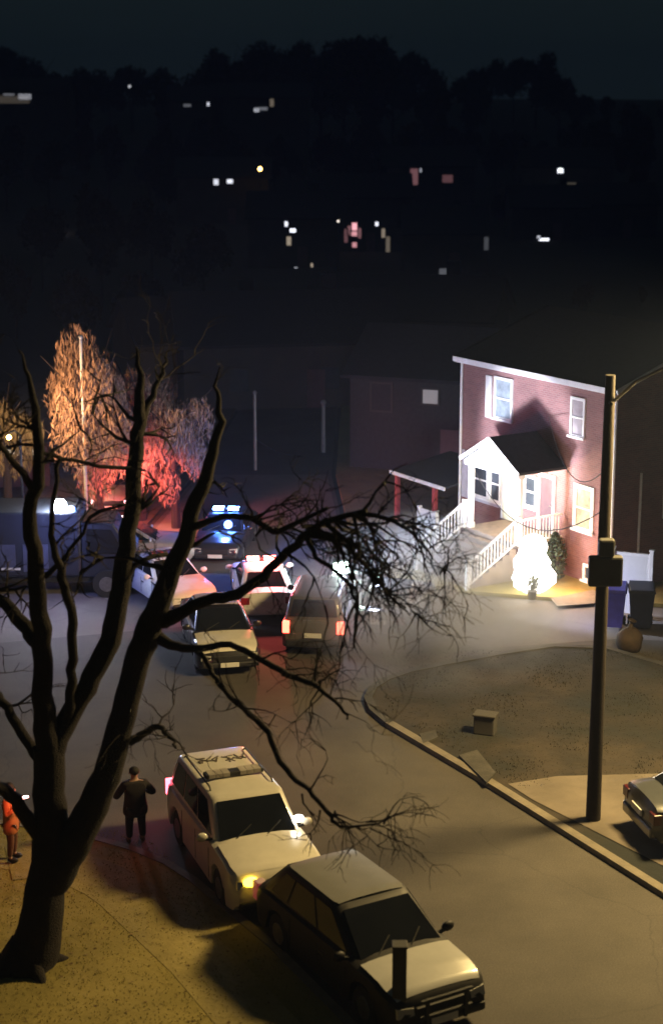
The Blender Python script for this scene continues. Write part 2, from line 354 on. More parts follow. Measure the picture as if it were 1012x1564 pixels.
window(house, 6.35, 7.12, 5.1, 6.5, pane=mat('blind_pane', (.30, .26, .28), .5, .3, 2))
window(house, 6.68, 7.74, 1.85, 3.5, lab='lower right window with wide white frame', pane=mat('lit_curtain', (.34, .32, .22), .5, .5, 3), fr=.15)
window(house, .75, 1.85, 1.9, 3.3, -.03)
window(house, 1.9, 2.6, 1.9, 3.3, -.03)
window(house, 7.30, 7.95, .12, .75, fr=.12, sash=False, lab='small basement window in a thick cream frame')
window(house, 3.9, 4.65, 2.1, 3.3, -.0)
# side wall window (on the dark right side)
window(house, 2.2, 2.9, 2.4, 3.9, side=True, lab='window on the dark side wall', pane=mat('side_pane', (.15, .15, .17), .3))
dr = MB().box(2.72, 3.62, -.06, -.003, 1.4, 3.45).build('door', mat('cream_door', (.62, .58, .42), .5, .05), house); dr['label'] = 'cream front door under the porch lamp'
MB().ball((3.5, -.09, 2.4), .04).build('handle', M['chrome'], dr)
MB().box(2.62, 2.72, -.08, -.003, 1.4, 3.55).box(3.62, 3.72, -.08, -.003, 1.4, 3.55).box(2.72, 3.62, -.08, -.003, 3.45, 3.55).build('frame', M['trim'], dr)
dr = MB().box(4.86, 5.56, -.05, -.003, 1.4, 3.4).build('door', M['sidedk'], house); dr['label'] = 'dark door in white casing right of the porch post'
MB().box(4.74, 4.86, -.08, -.003, 1.4, 3.52).box(5.56, 5.68, -.08, -.003, 1.4, 3.52).box(4.86, 5.56, -.08, -.003, 3.4, 3.52).build('frame', M['trim'], dr)
MB().ball((5.45, -.08, 2.4), .04).build('handle', M['chrome'], dr)
# porch
PZ = 1.38
box('porch_floor', M['step'], house, 2.85, 6.25, -1.95, -.003, PZ-.16, PZ, bevel=.01)
MB().box(2.95, 6.15, -1.85, -.003, -.1, PZ-.162).build('porch_base', BR, house)
st = MB()
for k in range(7):
    zt = PZ-(k+1)*PZ/8; y1 = -1.955-k*.29
    st.box(3.05, 5.95, y1-.29, y1, -.1, zt)
st.build('steps', M['step'], house)
for u in (3.12, 5.93):
    MB().box(u-.08, u+.08, -1.9, -1.74, PZ, 3.86).box(u-.11, u+.11, -1.93, -1.71, PZ, PZ+.2).box(u-.11, u+.11, -1.93, -1.71, 3.7, 3.86).build('porch_post', M['trim'], house)
pr = MB(); a, b, c, zz, zr = 2.82, 4.5, 6.18, 3.88, 4.88
for (u0, u1) in ((a, b), (c, b)):
    v = [(u0, -2.1, zz), (u1, -2.1, zr), (u1, -.003, zr), (u0, -.003, zz)]
    v2 = [(x, y, z+.09) for x, y, z in v]; pr.add(v+v2, [(0, 1, 2, 3), (7, 6, 5, 4), (0, 4, 5, 1), (1, 5, 6, 2), (2, 6, 7, 3), (3, 7, 4, 0)])
pf = pr.build('porch_roof', M['awning'], house)
MB().add([(a+.1, -2.0, zz), (c-.1, -2.0, zz), (b, -2.0, zr-.03), (a+.1, -1.9, zz), (c-.1, -1.9, zz), (b, -1.9, zr-.03)], [(0, 1, 2), (5, 4, 3), (0, 3, 4, 1), (1, 4, 5, 2), (2, 5, 3, 0)]).box(a+.12, c-.12, -2.02, -1.72, zz-.16, zz-.002).build('gable_front', M['trim'], pf)
MB().bar((a-.02, -2.13, zz+.03), (b, -2.13, zr+.03), .04, .13).bar((c+.02, -2.13, zz+.03), (b, -2.13, zr+.03), .04, .13).build('rake_board', M['trim'], pf)
MB().box(a+.16, c-.16, -1.7, -.01, zz-.06, zz-.02).build('ceiling', M['trim'], pf)
def rail(u, y0, z0, y1, z1, h=.92):
    m = MB(); m.bar((u, y0, z0+h), (u, y1, z1+h), .09, .06); m.bar((u, y0, z0+.12), (u, y1, z1+.12), .06, .05)
    n = max(3, int(abs(y1-y0)/.135))
    for k in range(1, n):
        t = k/n; y = y0+(y1-y0)*t; z = z0+(z1-z0)*t; m.box(u-.018, u+.018, y-.018, y+.018, z+.12, z+h)
    for y, z in ((y0, z0), (y1, z1)): m.box(u-.065, u+.065, y-.065, y+.065, z-.02, z+h+.10)
    return m.build('railing', M['trim'], house)
r = rail(6.05, -1.98, PZ, -4.12, .10); r['label'] = 'right stair railing, lit warm yellow'
r = rail(2.95, -1.98, PZ, -4.12, .10); r['label'] = 'left stair railing, lit cold white'
# porch side railing on the right
m = MB(); m.bar((6.16, -1.9, PZ+.9), (6.16, -.1, PZ+.9), .08, .06).bar((6.16, -1.9, PZ+.1), (6.16, -.1, PZ+.1), .06, .05)
for k in range(12): m.box(6.145, 6.175, -1.8+k*.14, -1.77+k*.14, PZ+.12, PZ+.88)
m.build('railing', M['trim'], house)
# porch lamp
pl = MB().box(4.6, 4.76, -1.02, -.88, zz-.22, zz-.062).build('porch_lamp', glow('porch_bulb', (1, .85, .55), 14), house)
lamp('porch_light', (5.3, -1.5, zz-.55), 140, (1, .78, .42), .08, parent=house)

# lean-to canopy left of the house
ct = empty('canopy', (4.92, 63.5, 0), HA, 'low lean-to canopy on red posts left of the brick house', 'canopy')
MB().add([(-3.7, -.7, 2.02), (-.02, -.7, 2.02), (-.02, 2.2, 2.5), (-3.7, 2.2, 2.5), (-3.7, -.7, 2.10), (-.02, -.7, 2.10), (-.02, 2.2, 2.58), (-3.7, 2.2, 2.58)], [(3, 2, 1, 0), (4, 5, 6, 7), (0, 1, 5, 4), (1, 2, 6, 5), (2, 3, 7, 6), (3, 0, 4, 7)]).build('roof', M['shingle'], ct)
MB().box(-3.72, 0.0, -.76, -.705, 1.98, 2.12).build('fascia', M['trim'], ct)
for u in (-.85, -3.4): box('post', M['redpaint'], ct, u-.08, u+.08, -.66, -.5, 0, 2.0)
sg = MB().box(-.7, .45, -1.45, -1.38, .35, 1.25).box(-.72, -.62, -1.5, -1.33, 0, 1.32).box(.38, .48, -1.5, -1.33, 0, 1.32).build('fence_panel', M['trim'])
sg.location = (4.92, 63.5, .05); sg.rotation_euler.z = HA
tag(sg, 'short white solid fence panel under the canopy, left of the stairs', 'fence')

# dark neighbour behind left
def far_house(name, loc, rz, w, d, h, label, wins, wallm=None, roofm=None, slope=.5, group=None, cat='house'):
    e = empty(name, loc, rz, label, cat, group)
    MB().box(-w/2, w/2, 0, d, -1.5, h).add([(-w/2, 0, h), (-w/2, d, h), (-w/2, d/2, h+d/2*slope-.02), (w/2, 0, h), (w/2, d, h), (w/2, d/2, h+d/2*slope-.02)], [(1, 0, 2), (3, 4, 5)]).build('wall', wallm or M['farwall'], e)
    m = MB(); o = .35
    for y0 in (-o, d+o):
        z0 = h-o*slope; v = [(-w/2-o, y0, z0), (w/2+o, y0, z0), (w/2+o, d/2, h+d/2*slope), (-w/2-o, d/2, h+d/2*slope)]
        m.add(v+[(a, b, c+.15) for a, b, c in v], [(0, 1, 2, 3), (7, 6, 5, 4), (0, 4, 5, 1), (1, 5, 6, 2), (2, 6, 7, 3), (3, 7, 4, 0)])
    rf = m.build('roof', roofm or M['shingle'], e)
    if w > 8.5: box('chimney', M['shingle'], rf, w*.2, w*.2+.8, d*.55, d*.55+.7, h, h+d/2*slope+.9)
    box('door', M['sidedk'], e, -.5+w*.1, .5+w*.1, -.06, -.005, 0, 2.1)
    for (wx, wz, ww, wh, g_) in wins:
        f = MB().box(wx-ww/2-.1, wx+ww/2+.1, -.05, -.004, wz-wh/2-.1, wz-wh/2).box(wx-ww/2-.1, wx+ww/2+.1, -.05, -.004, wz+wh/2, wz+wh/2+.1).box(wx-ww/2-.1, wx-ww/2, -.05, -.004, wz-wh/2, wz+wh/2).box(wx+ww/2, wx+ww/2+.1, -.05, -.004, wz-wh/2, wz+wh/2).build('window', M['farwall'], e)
        MB().box(wx-ww/2, wx+ww/2, -.03, -.006, wz-wh/2, wz+wh/2).build('pane', g_ or M['housepane'], f)
    return e
WG = lambda s: glow('warm_window_%g' % s, (1, .82, .62), s*1.7)
CG = lambda s: glow('cool_window_%g' % s, (.85, .88, 1), s*1.7)
PGl = lambda s: glow('rose_window_%g' % s, (1, .45, .50), s*1.3)
n1 = far_house('frame_house', (4.6, 75, 0), R(-20), 8, 7, 4.4, 'dark two-storey frame house with one small lit pane, behind the canopy', [(-.2, 3.55, .7, .62, glow('dim_pane', (.8, .82, .8), .07)), (-2.5, 3.4, .9, 1.2, mat('matt_pane', (.02, .02, .025), .8)), (2.6, 1.5, .9, 1.1, MC['matt_pane'])], wallm=mat('shadow_wall', (.03, .03, .034), .9))

# ------------------------------------------------------------------ blaze beside the steps
bl = MB(); n = 22; prof = [(0, .40), (.12, .60), (.35, .72), (.6, .74), (.85, .66), (1.1, .60), (1.35, .50), (1.55, .47), (1.75, .40), (1.92, .28), (2.0, .10)]
for z, rr in prof:
    for k in range(n):
        a = 2*math.pi*k/n; q = rr*(1+.13*math.sin(3*a+z*4)+.10*math.sin(5*a-z*7)+.06*math.sin(9*a+z*11)+random.uniform(-.06, .06))
        bl.v.append((math.cos(a)*q*.95, math.sin(a)*q*.8, z+random.uniform(-.02, .02)))
for j in range(len(prof)-1):
    for k in range(n): bl.f.append((j*n+k, j*n+(k+1) % n, (j+1)*n+(k+1) % n, (j+1)*n+k))
bl.f.append(tuple((len(prof)-1)*n+k for k in range(n))); bl.f.append(tuple(range(n))[::-1])
bo = bl.build('blaze', glow('white_blaze', (1, .96, .88), 5), smooth=180); bo.location = G(812, 906); bo.location.z = .08
tag(bo, 'blinding white pear-shaped blaze on the grass at the foot of the stairs', 'fire')
q = bo.location
lamp('blaze_light', (q.x-.3, q.y-.95, 1.3), 135, (1, .84, .58), .35)
lamp('blaze_side_light', (q.x+1.25, q.y-.35, 1.0), 90, (1, .42, .16), .3)
# small dark pot in front of the fire and a red bundle over it
e = empty('flower_pot', (q.x-.12, q.y-1.0, .08), 0, 'small dark pot plant silhouetted in front of the white blaze', 'pot plant')
MB().tube([(0, 0, 0), (0, 0, .3)], [.12, .17], 10).build('pot', M['blackbox'], e)
m = MB()
for k in range(60):
    a = random.uniform(0, 6.3); r_ = random.uniform(.02, .18); z = .3+random.uniform(0, .4)
    m.add([(math.cos(a)*r_, math.sin(a)*r_, z), (math.cos(a)*r_+.08, math.sin(a)*r_, z+.08), (math.cos(a)*r_+.02, math.sin(a)*r_+.05, z+.14)], [(0, 1, 2)])
m.build('foliage', M['shrub'], e)

def shrub(loc, r, h, label, m_=None, n=500, name='shrub', leaf=.09):
    e = empty(name, loc, 0, label, 'shrub'); m = MB()
    for k in range(n):
        a = random.uniform(0, 6.3); t = random.random(); z = h*(.08+.92*t); rr = r*math.sin(math.pi*min(.95, .25+.7*t))*random.uniform(.5, 1)*(1+.2*math.sin(3*a))
        c = Vector((math.cos(a)*rr, math.sin(a)*rr, z)); d = Vector((random.gauss(0, 1), random.gauss(0, 1), random.gauss(0, 1))).normalized()*leaf; f = Vector((random.gauss(0, 1), random.gauss(0, 1), random.gauss(0, 1))).normalized()*leaf*.6
        m.add([c-d, c+f, c+d, c-f], [(0, 1, 2, 3)])
    m.build('foliage', m_ or M['shrub'], e)
    s = MB()
    for k in range(5):
        a = k*1.3; s.tube([(0, 0, -.02), (math.cos(a)*r*.3, math.sin(a)*r*.3, h*.5), (math.cos(a)*r*.55, math.sin(a)*r*.55, h*.8)], [.025, .018, .008], 5)
    s.build('stem', M['twig'], e)
    return e
hm = Matrix.Translation((4.92, 63.5, 0)) @ Matrix.Rotation(HA, 4, 'Z')
shrub(hm @ Vector((6.75, -.85, .06)), .42, 1.75, 'dark upright evergreen shrub against the orange-lit brick wall', n=700)
shrub(G(700, 915)+Vector((-.4, 0, .06)), .35, .4, 'low brown bush at the bottom of the stairs', mat('brown_leaf', (.10, .06, .03), .9, .4, 3), 260)

# ------------------------------------------------------------------ bins, fence right of the house
def wheelie(loc, rz, m_, label):
    e = empty('wheelie_bin', loc, rz, label, 'bin', 'wheeled bins by the white fence')
    e.scale = (1.28, 1.28, 1.28)
    b = MB(); w0, w1, d0, d1 = .24, .31, .27, .37
    b.add([(-w0, -d0, .08), (w0, -d0, .08), (w0, d0, .08), (-w0, d0, .08), (-w1, -d1, 1.0), (w1, -d1, 1.0), (w1, d1, 1.0), (-w1, d1, 1.0)], [(3, 2, 1, 0), (4, 5, 6, 7), (0, 1, 5, 4), (1, 2, 6, 5), (2, 3, 7, 6), (3, 0, 4, 7)])
    b.build('body', m_, e, bevel=.02)
    MB().add([(-.34, -.41, 1.0), (.34, -.41, 1.0), (.34, .41, 1.0), (-.34, .41, 1.0), (-.3, -.36, 1.07), (.3, -.36, 1.07), (.3, .41, 1.12), (-.3, .41, 1.12)], [(3, 2, 1, 0), (4, 5, 6, 7), (0, 1, 5, 4), (1, 2, 6, 5), (2, 3, 7, 6), (3, 0, 4, 7)]).build('lid', m_, e, bevel=.015)
    for s in (-1, 1): MB().tube([(s*.24, .32, .12), (s*.31, .32, .12)], .12, 12).build('wheel', M['rubber'], e)
    MB().tube([(-.28, .47, 1.0), (.28, .47, 1.0)], .018, 6).build('handle', m_, e)
    return e
wheelie((9.0, 52.2, 0), R(-12), M['bluebin'], 'bright blue wheeled bin, left of the pair by the pole')
wheelie((9.88, 52.15, 0), R(-8), M['navybin'], 'dark navy wheeled bin, right of the pair by the white fence')
fe = empty('privacy_fence', (9.15, 53.5, 0), math.atan2(-.55, 1.35), 'tall white privacy fence panel with square posts behind the bins', 'fence')
fe.scale = (1, 1, 1)
box('panel', M['white'], fe, .05, 1.2, -.03, .03, .15, 2.1)
box('rail', M['trim'], fe, .05, 1.2, -.045, .045, 2.1, 2.2)
for x in (0, 1.26): MB().box(x-.06, x+.06, -.06, .06, -.02, 2.3).box(x-.08, x+.08, -.08, .08, 2.3, 2.36).build('post', M['trim'], fe)
bg_ = MB().ball((0, 0, .36), .42, 14, 9, (1, .8, 1), .08); bg_.tube([(0, 0, .72), (.03, .02, .9), (.06, 0, 1.0)], [.12, .06, .14], 8)
bb = bg_.build('rubbish_bag', M['bag'], smooth=60); q2 = G(960, 995); bb.location = (q2.x, q2.y, 0); tag(bb, 'dark brown tied rubbish bag standing in front of the bins', 'bag')

# ------------------------------------------------------------------ utility pole with street lamp arm
up = empty('utility_pole', (6.11, 37.0, .1), 0, 'tall dark wooden utility pole with an unlit curved lamp arm and equipment box', 'utility pole')
MB().tube([(0, 0, -.1), (0, 0, 3), (.0, 0, 7), (.0, 0, 10.5)], [.175, .155, .135, .11], 12).build('pole', M['polewood'], up, smooth=60)
MB().box(-.36, .40, -.34, -.10, 5.75, 6.45).box(-.16, .20, -.36, -.1, 6.45, 6.85).build('equipment_box', M['blackbox'], up, bevel=.05)
MB().tube([(.0, -.10, 9.9), (0, -.26, 9.9)], .04, 6).build('insulator', M['black'], up)
MB().tube([(.08, 0, 9.9), (.5, -.3, 10.4), (1.0, -.7, 10.75), (1.55, -1.15, 10.93), (2.1, -1.6, 10.95)], .035, 8).build('lamp_arm', M['metalgrey'], up, smooth=60)
lh = MB().ball((2.35, -1.8, 10.93), .3, 12, 8, (1.25, .8, .4)).build('lamp_head', M['metalgrey'], up, smooth=60)
MB().ball((2.35, -1.8, 10.86), .2, 12, 8, (1.1, .8, .45)).build('lens', mat('clear_lens', (.3, .3, .28), .2), lh)
sl = empty('street_lamp', (12.9, 38.2, .1), R(180), 'street lamp on its own pole right of the photo, lighting the road', 'street lamp')
MB().tube([(0, 0, -.1), (0, 0, 11.2)], [.16, .10], 12).tube([(0, 0, 11), (.5, 0, 11.6), (1.6, 0, 11.85), (2.4, 0, 11.85)], .05, 8).build('pole', M['metalgrey'], sl)
MB().ball((2.7, 0, 11.85), .4, 12, 8, (1.2, .6, .3)).build('lamp_head', M['metalgrey'], sl)
MB().ball((2.7, 0, 11.78), .3, 12, 8, (1.1, .6, .4)).build('lens', glow('sodium_lens', (1, .72, .35), 25), sl)
lamp('street_lamp_light', (10.2, 38.2, 11.55), 7800, (1, .70, .27), 1.15, spot=146, aim=(3.2, 34.5, 0), blend=.35)
# service wire from the pole to the house
def wire(name, a, b, sag, label, r=.012, n=14):
    a, b = Vector(a), Vector(b)
    pts = [a.lerp(b, i/n)-Vector((0, 0, sag*4*(i/n)*(1-i/n))) for i in range(n+1)]
    return tag(MB().tube(pts, r, 5).build(name, M['black']), label, 'wire')
wire('overhead_wire', (6.2, 37.1, 7.6), hm @ Vector((.3, -.05, 3.6)), 1.6, 'thin dark service wire sagging across the house front below the porch roof', .014)
wire('overhead_wire', (6.2, 37.1, 8.6), hm @ Vector((5.2, -.05, 5.6)), 1.2, 'thin dark wire curving past the upper wall beside the pole', .014)
# mailbox-like pale box on the dark yard
e = empty('utility_box', (4.08, 42.6, .1), R(-20), 'small pale grey utility box on the dark front yard', 'utility box')
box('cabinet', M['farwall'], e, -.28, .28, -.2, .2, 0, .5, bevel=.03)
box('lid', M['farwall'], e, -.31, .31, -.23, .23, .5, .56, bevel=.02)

# ------------------------------------------------------------------ vehicles
def interp(tb, x):
    if x <= tb[0][0]: return tb[0][1]
    for (a, va), (b, vb) in zip(tb, tb[1:]):
        if x <= b: t = (x-a)/(b-a); return va+(vb-va)*t
    return tb[-1][1]
KINDS = dict(
    suv=dict(L=2.50, W=1.0, top=[(-2.5, .98), (-2.42, 1.10), (1.1, 1.16), (1.9, 1.10), (2.3, 1.02), (2.46, .88), (2.5, .78)],
             cb=(-2.38, 1.22), cr=(-2.12, .42), rw=.76, rz=1.78, ax=(1.55, -1.45), wr=.38, belt=1.12),
    cruiser=dict(L=2.5, W=1.0, top=[(-2.5, .82), (-2.40, .98), (-1.9, 1.02), (1.1, 1.04), (1.9, .98), (2.3, .88), (2.46, .72), (2.5, .6)],
             cb=(-2.3, 1.30), cr=(-1.62, .26), rw=.75, rz=1.60, ax=(1.55, -1.45), wr=.36, belt=1.0),
    sedan=dict(L=2.42, W=.93, top=[(-2.42, .80), (-2.34, 1.0), (-1.5, 1.03), (1.0, .98), (1.8, .90), (2.25, .80), (2.38, .68), (2.42, .6)],
               cb=(-1.95, 1.12), cr=(-1.15, .22), rw=.64, rz=1.46, ax=(1.5, -1.38), wr=.33, belt=.98))
def vehicle(name, label, cat, loc, rz, kind, paint, scale=1, wsp=None, police=None, group=None, roofp=None, hoodp=None, headl=None, taill=None, ind=None, push=False, low=False):
    K = KINDS[kind]; e = empty(name, loc, rz, label, cat, group); e.scale = (scale,)*3
    L, Wd, wr = K['L'], K['W'], K['wr']; n = 56; b = MB(); ring = 15
    for i in range(n+1):
        x = -L+2*L*i/n; zt = interp(K['top'], x); zb = .24
        ed = 1-.16*max(0, (abs(x)-L+.45)/.45)**2; hw = Wd*ed
        za = zb+(.12 if abs(x) > L-.15 else 0)
        for ax in K['ax']:
            d = abs(x-ax)
            if d < wr+.07: za = max(za, wr*1.0+math.sqrt((wr+.07)**2-d*d)-.02)
        half = [(hw*.80, za), (hw*.975, za+.02), (hw, max(za+.05, zt*.55)), (hw*.995, max(za+.07, zt*.78)), (hw*.96, max(za+.09, zt-.07)), (hw*.86, max(za+.1, zt-.01)), (hw*.5, zt+.025)]
        pts = [(y, z) for y, z in half]+[(0, zt+.035)]+[(-y, z) for y, z in half[::-1]]
        b.v += [(x, y, z) for y, z in pts]
    for i in range(n):
        for k in range(ring-1): b.f.append((i*ring+k, i*ring+k+1, (i+1)*ring+k+1, (i+1)*ring+k))
        b.f.append((i*ring+ring-1, i*ring, (i+1)*ring, (i+1)*ring+ring-1))
    b.f.append(tuple(range(ring))[::-1]); b.f.append(tuple(n*ring+k for k in range(ring)))
    b.f = [f[::-1] for f in b.f]
    b.build('body', paint, e, smooth=38)
    MB().box(-L+.3, L-.3, -Wd*.7, Wd*.7, .22, .55).build('underbody', M['black'], e)
    # cabin shell
    def cring(t):
        x0 = K['cb'][0]+(K['cr'][0]-K['cb'][0])*t; x1 = K['cb'][1]+(K['cr'][1]-K['cb'][1])*t
        w = Wd*.9+(K['rw']-Wd*.9)*t; z = K['belt']-.04+(K['rz']-K['belt']+.04)*t; return x0, x1, w, z
    c = MB(); rr = .24 if kind == 'cruiser' else .16; lev = [(0, 0), (.5, 0), (.92, 0), (.985, .03), (1.0, .09)]
    m = 0
    for t, ins in lev:
        x0, x1, w, z = cring(t); x0 += ins; x1 -= ins; w -= ins*.8; rp_ = []
        for (cx_, cy_, a0) in ((x1-rr, w-rr, 0), (x0+rr, w-rr, 90), (x0+rr, -w+rr, 180), (x1-rr, -w+rr, 270)):
            for k in range(4):
                a = R(a0+k*30); rp_.append((cx_+math.cos(a)*rr, cy_+math.sin(a)*rr, z))
        c.v += rp_; m = len(rp_)
    for j in range(len(lev)-1):
        for k in range(m): c.f.append((j*m+k, j*m+(k+1) % m, (j+1)*m+(k+1) % m, (j+1)*m+k))
    x0, x1, w, z = cring(1); base = (len(lev)-1)*m
    c.v += [((c.v[base+k][0]-(x0+x1)/2)*.6+(x0+x1)/2, c.v[base+k][1]*.6, K['rz']+.035) for k in range(m)]
    for k in range(m): c.f.append((base+k, base+(k+1) % m, base+m+(k+1) % m, base+m+k))
    c.f.append(tuple(base+m+k for k in range(m)))
    c.build('cabin', paint, e, smooth=50)
    if roofp or kind == 'suv':
        x0, x1, w, z = cring(1)
        for s in (-1, 1): MB().tube([(x0+.25, s*(w-.10), K['rz']+.0), (x0+.35, s*(w-.1), K['rz']+.07), (x1-.45, s*(w-.1), K['rz']+.07), (x1-.35, s*(w-.1), K['rz']+.01)], .018, 6).build('roof_rail', M['black'], e)
    # glass, each pane proud of the shell
    def pane(nm, P4, m_=None, off=.014):
        v = [Vector(p) for p in P4]; nr = (v[1]-v[0]).cross(v[3]-v[0]).normalized(); cen = sum(v, Vector())/4
        if nr.dot(cen-Vector((0, 0, .9))) < 0: nr = -nr
        o = [p+nr*off for p in v]; i_ = [p-nr*.03 for p in v]
        mb = MB().add(o+i_, [(0, 1, 2, 3), (7, 6, 5, 4), (0, 4, 5, 1), (1, 5, 6, 2), (2, 6, 7, 3), (3, 7, 4, 0)])
        return mb.build(nm, m_ or M['glass'], e)
    def cp(t, fx, fy):   # fx 0..1 along, fy -1..1
        x0, x1, w, z = cring(t); return Vector((x0+(x1-x0)*fx, w*fy, z))
    ta, tb = .10, .90
    pane('windshield', [cp(ta, 1, -.90), cp(ta, 1, .90), cp(tb, 1, .86), cp(tb, 1, -.86)], wsp)
    pane('rear_window', [cp(ta+.1, 0, -.84), cp(ta+.1, 0, .84), cp(tb, 0, .80), cp(tb, 0, -.80)])
    ed_ = [.07, .34, .64, .93] if kind == 'suv' else [.10, .30, .62, .93]
    for s in (-1, 1):
        for q_ in range(3):
            fa, fb = ed_[q_]+.012, ed_[q_+1]-.012
            pane('side_window', [cp(.13, fa, s), cp(.13, fb, s), cp(tb-.04, fb if q_ < 2 else fb-.03, s), cp(tb-.04, fa+(.02 if q_ == 0 else 0), s)])
        # door seams + handle
        for fx in (-.95, .05, 1.0):
            MB().box(fx-.006, fx+.006, s*Wd*1.0-.006, s*Wd*1.0+.003, .36, K['belt']-.12).build('door_seam', M['black'], e)
        MB().box(.1, .28, s*Wd*1.0-.01, s*Wd*1.0+.03, K['belt']-.27, K['belt']-.23).build('door_handle', M['chrome'], e)
        mi = MB().ball((K['cb'][1]-.32, s*(Wd+.10), K['belt']+.07), .13, 10, 7, (.5, 1, .72)).build('mirror', paint, e, smooth=60)
        MB().bar((K['cb'][1]-.30, s*Wd*.86, K['belt']), (K['cb'][1]-.30, s*(Wd+.06), K['belt']+.04), .05).build('mirror_arm', M['black'], mi)
        for ax in K['ax']:
            w_ = MB().tube([(ax, s*(Wd-.26), wr), (ax, s*(Wd-.25), wr), (ax, s*(Wd-.05), wr), (ax, s*(Wd-.035), wr)], [wr*.9, wr, wr, wr*.9], 22).build('wheel', M['rubber'], e, smooth=40)
            rm = MB().tube([(ax, s*(Wd-.06), wr), (ax, s*(Wd-.028), wr)], [wr*.62, wr*.55], 16)
            rm.build('rim', M['rim'], w_)
        # lights
        hz = K['top'][-2][1]-.02
        hl = MB().add([(L-.42, s*Wd*.985, hz-.14), (L-.02, s*Wd*.86, hz-.14), (L+.012, s*Wd*.56, hz-.12), (L-.42, s*Wd*.985, hz+.02), (L-.06, s*Wd*.85, hz+.02), (L-.015, s*Wd*.56, hz+.0), (L-.3, s*Wd*.5, hz-.05)],
                      [(0, 1, 4, 3), (1, 2, 5, 4), (0, 6, 1), (1, 6, 2), (3, 4, 6), (4, 5, 6), (0, 3, 6), (2, 6, 5)])
        hl.build('headlight', (headl if headl and headl[0] in (0, s) else (0, M['chrome']))[1] if headl else mat('headlight_glass', (.4, .4, .38), .15, .1), e)
        tl = MB().box(-L-.012, -L+.2, min(s*Wd*.62, s*Wd*.93), max(s*Wd*.62, s*Wd*.93), K['belt']-.33, K['belt']-.1) if kind == 'sedan' else MB().box(-L-.012, -L+.2, min(s*Wd*.72, s*Wd*.93), max(s*Wd*.72, s*Wd*.93), K['belt']-.38, K['belt']-.02)
        tl.build('taillight', taill or mat('taillight_red', (.25, .01, .01), .2, .1), e, bevel=.02)
    MB().box(L-.06, L+.018, -Wd*.52, Wd*.52, K['top'][-2][1]-.22, K['top'][-2][1]-.03).build('grille', M['black'], e, bevel=.02)
    MB().box(L-.2, L+.05, -Wd*.84, Wd*.84, .30, .47).build('front_bumper', M['black'], e, bevel=.05)
    MB().box(-L-.05, -L+.2, -Wd*.84, Wd*.84, .32, .56).build('rear_bumper', M['black'] if kind == 'suv' else paint, e, bevel=.05)
    MB().box(-L-.055, -L-.02, -.26, .26, .62, .76).build('licence_plate', M['plate'], e)
    MB().box(L+.051, L+.065, -.26, .26, .33, .46).build('licence_plate', M['plate'], e)
    # wipers
    x0, x1, w, z = cring(0)
    for y_ in (-.55, .1): MB().bar((x1+.0, y_, z+.06), tuple(cp(.35, 1, (y_+.45)/w)+Vector((.03, 0, .02))), .02).build('wiper', M['black'], e)
    if ind:
        for (nm, p, r_, m_) in ind: MB().ball(p, r_, 10, 7, (.5, 1.2, .8)).build(nm, m_, e, smooth=180)
    if police:
        x0, x1, w, z = cring(1); xx = (x0+x1)/2+.35; zz_ = K['rz']+.05
        lb = MB().box(xx-.13, xx+.13, -w*.82, w*.82, zz_, zz_+.10).build('light_bar', M['black'], e, bevel=.03)
        for k, y_ in enumerate([-.8, -.55, -.3, .3, .55, .8]):
            MB().box(xx-.135, xx+.135, w*.8*y_-.07, w*.8*y_+.07, zz_+.02, zz_+.106).build('lamp', police[k % len(police)], lb)
    if push:
        pb = MB()
        for y_ in (-.38, .38): pb.bar((L+.10, y_, .35), (L+.12, y_, .88), .06, .05)
        pb.bar((L+.12, -.5, .85), (L+.12, .5, .85), .05).bar((L+.11, -.5, .55), (L+.11, .5, .55), .05)
        pb.build('push_bar', M['black'], e)
    return e
off = [mat('lamp_red_off', (.2, .02, .02), .2), mat('lamp_blue_off', (.02, .03, .2), .2)]
redg = glow('red_lamp', (1, .10, .08), 30); blueg = glow('blue_lamp', (.08, .25, 1), 40); whg = glow('white_lamp', (.80, .88, 1), 260)
amb = glow('amber_lamp', (1, .62, .03), 5.5)
V1 = vehicle('police_suv', 'white police SUV with marked roof and glowing amber indicator, parked under the tree branches', 'police car', (-1.98, 34.75, 0), R(-69.5), 'suv', M['whitecar'], 1.07,
             police=[mat('lamp_clear', (.35, .32, .28), .3)], push=False, taill=glow('tail_dim', (1, .08, .12), 4), headl=(9, M['chrome']),
             ind=[('indicator', (2.47, -.60, .86), .13, amb), ('marker_lamp', (2.36, -.80, .84), .05, glow('pale_lamp', (1, .6, .4), 2.2)), ('spotlight', (1.02, .88, 1.34), .10, glow('spot_glare', (1, .92, .75), 9))])
# dark roof markings (worn roof number) as thin plates
mk = MB(); random.seed(3)
for k in range(4):
    cx_ = -1.45+random.uniform(-.05, .05); cy_ = -.42+k*.28
    for j in range(5):
        a = random.uniform(0, 3.14); l_ = random.uniform(.06, .12); ox, oy = random.uniform(-.14, .14), random.uniform(-.08, .08)
        mk.bar((cx_+ox-math.cos(a)*l_, cy_+oy-math.sin(a)*l_, 1.822), (cx_+ox+math.cos(a)*l_, cy_+oy+math.sin(a)*l_, 1.822), .035, .012)
mk.build('roof_marking', mat('faded_marking', (.12, .10, .08), .8), V1)
V2 = vehicle('patrol_car', 'dark patrol car with silver roof and pale hood, nearest to the camera in the street', 'police car', (0.64, 30.0, 0), R(-60), 'cruiser', mat('matt_black_paint', (.006, .005, .006), .6, .2, 3), 1.09,
             push=True, taill=glow('tail_faint', (1, .08, .12), .06))
mat('patrol_roof', (.17, .17, .165), .4, .07, 3, coat=.4)
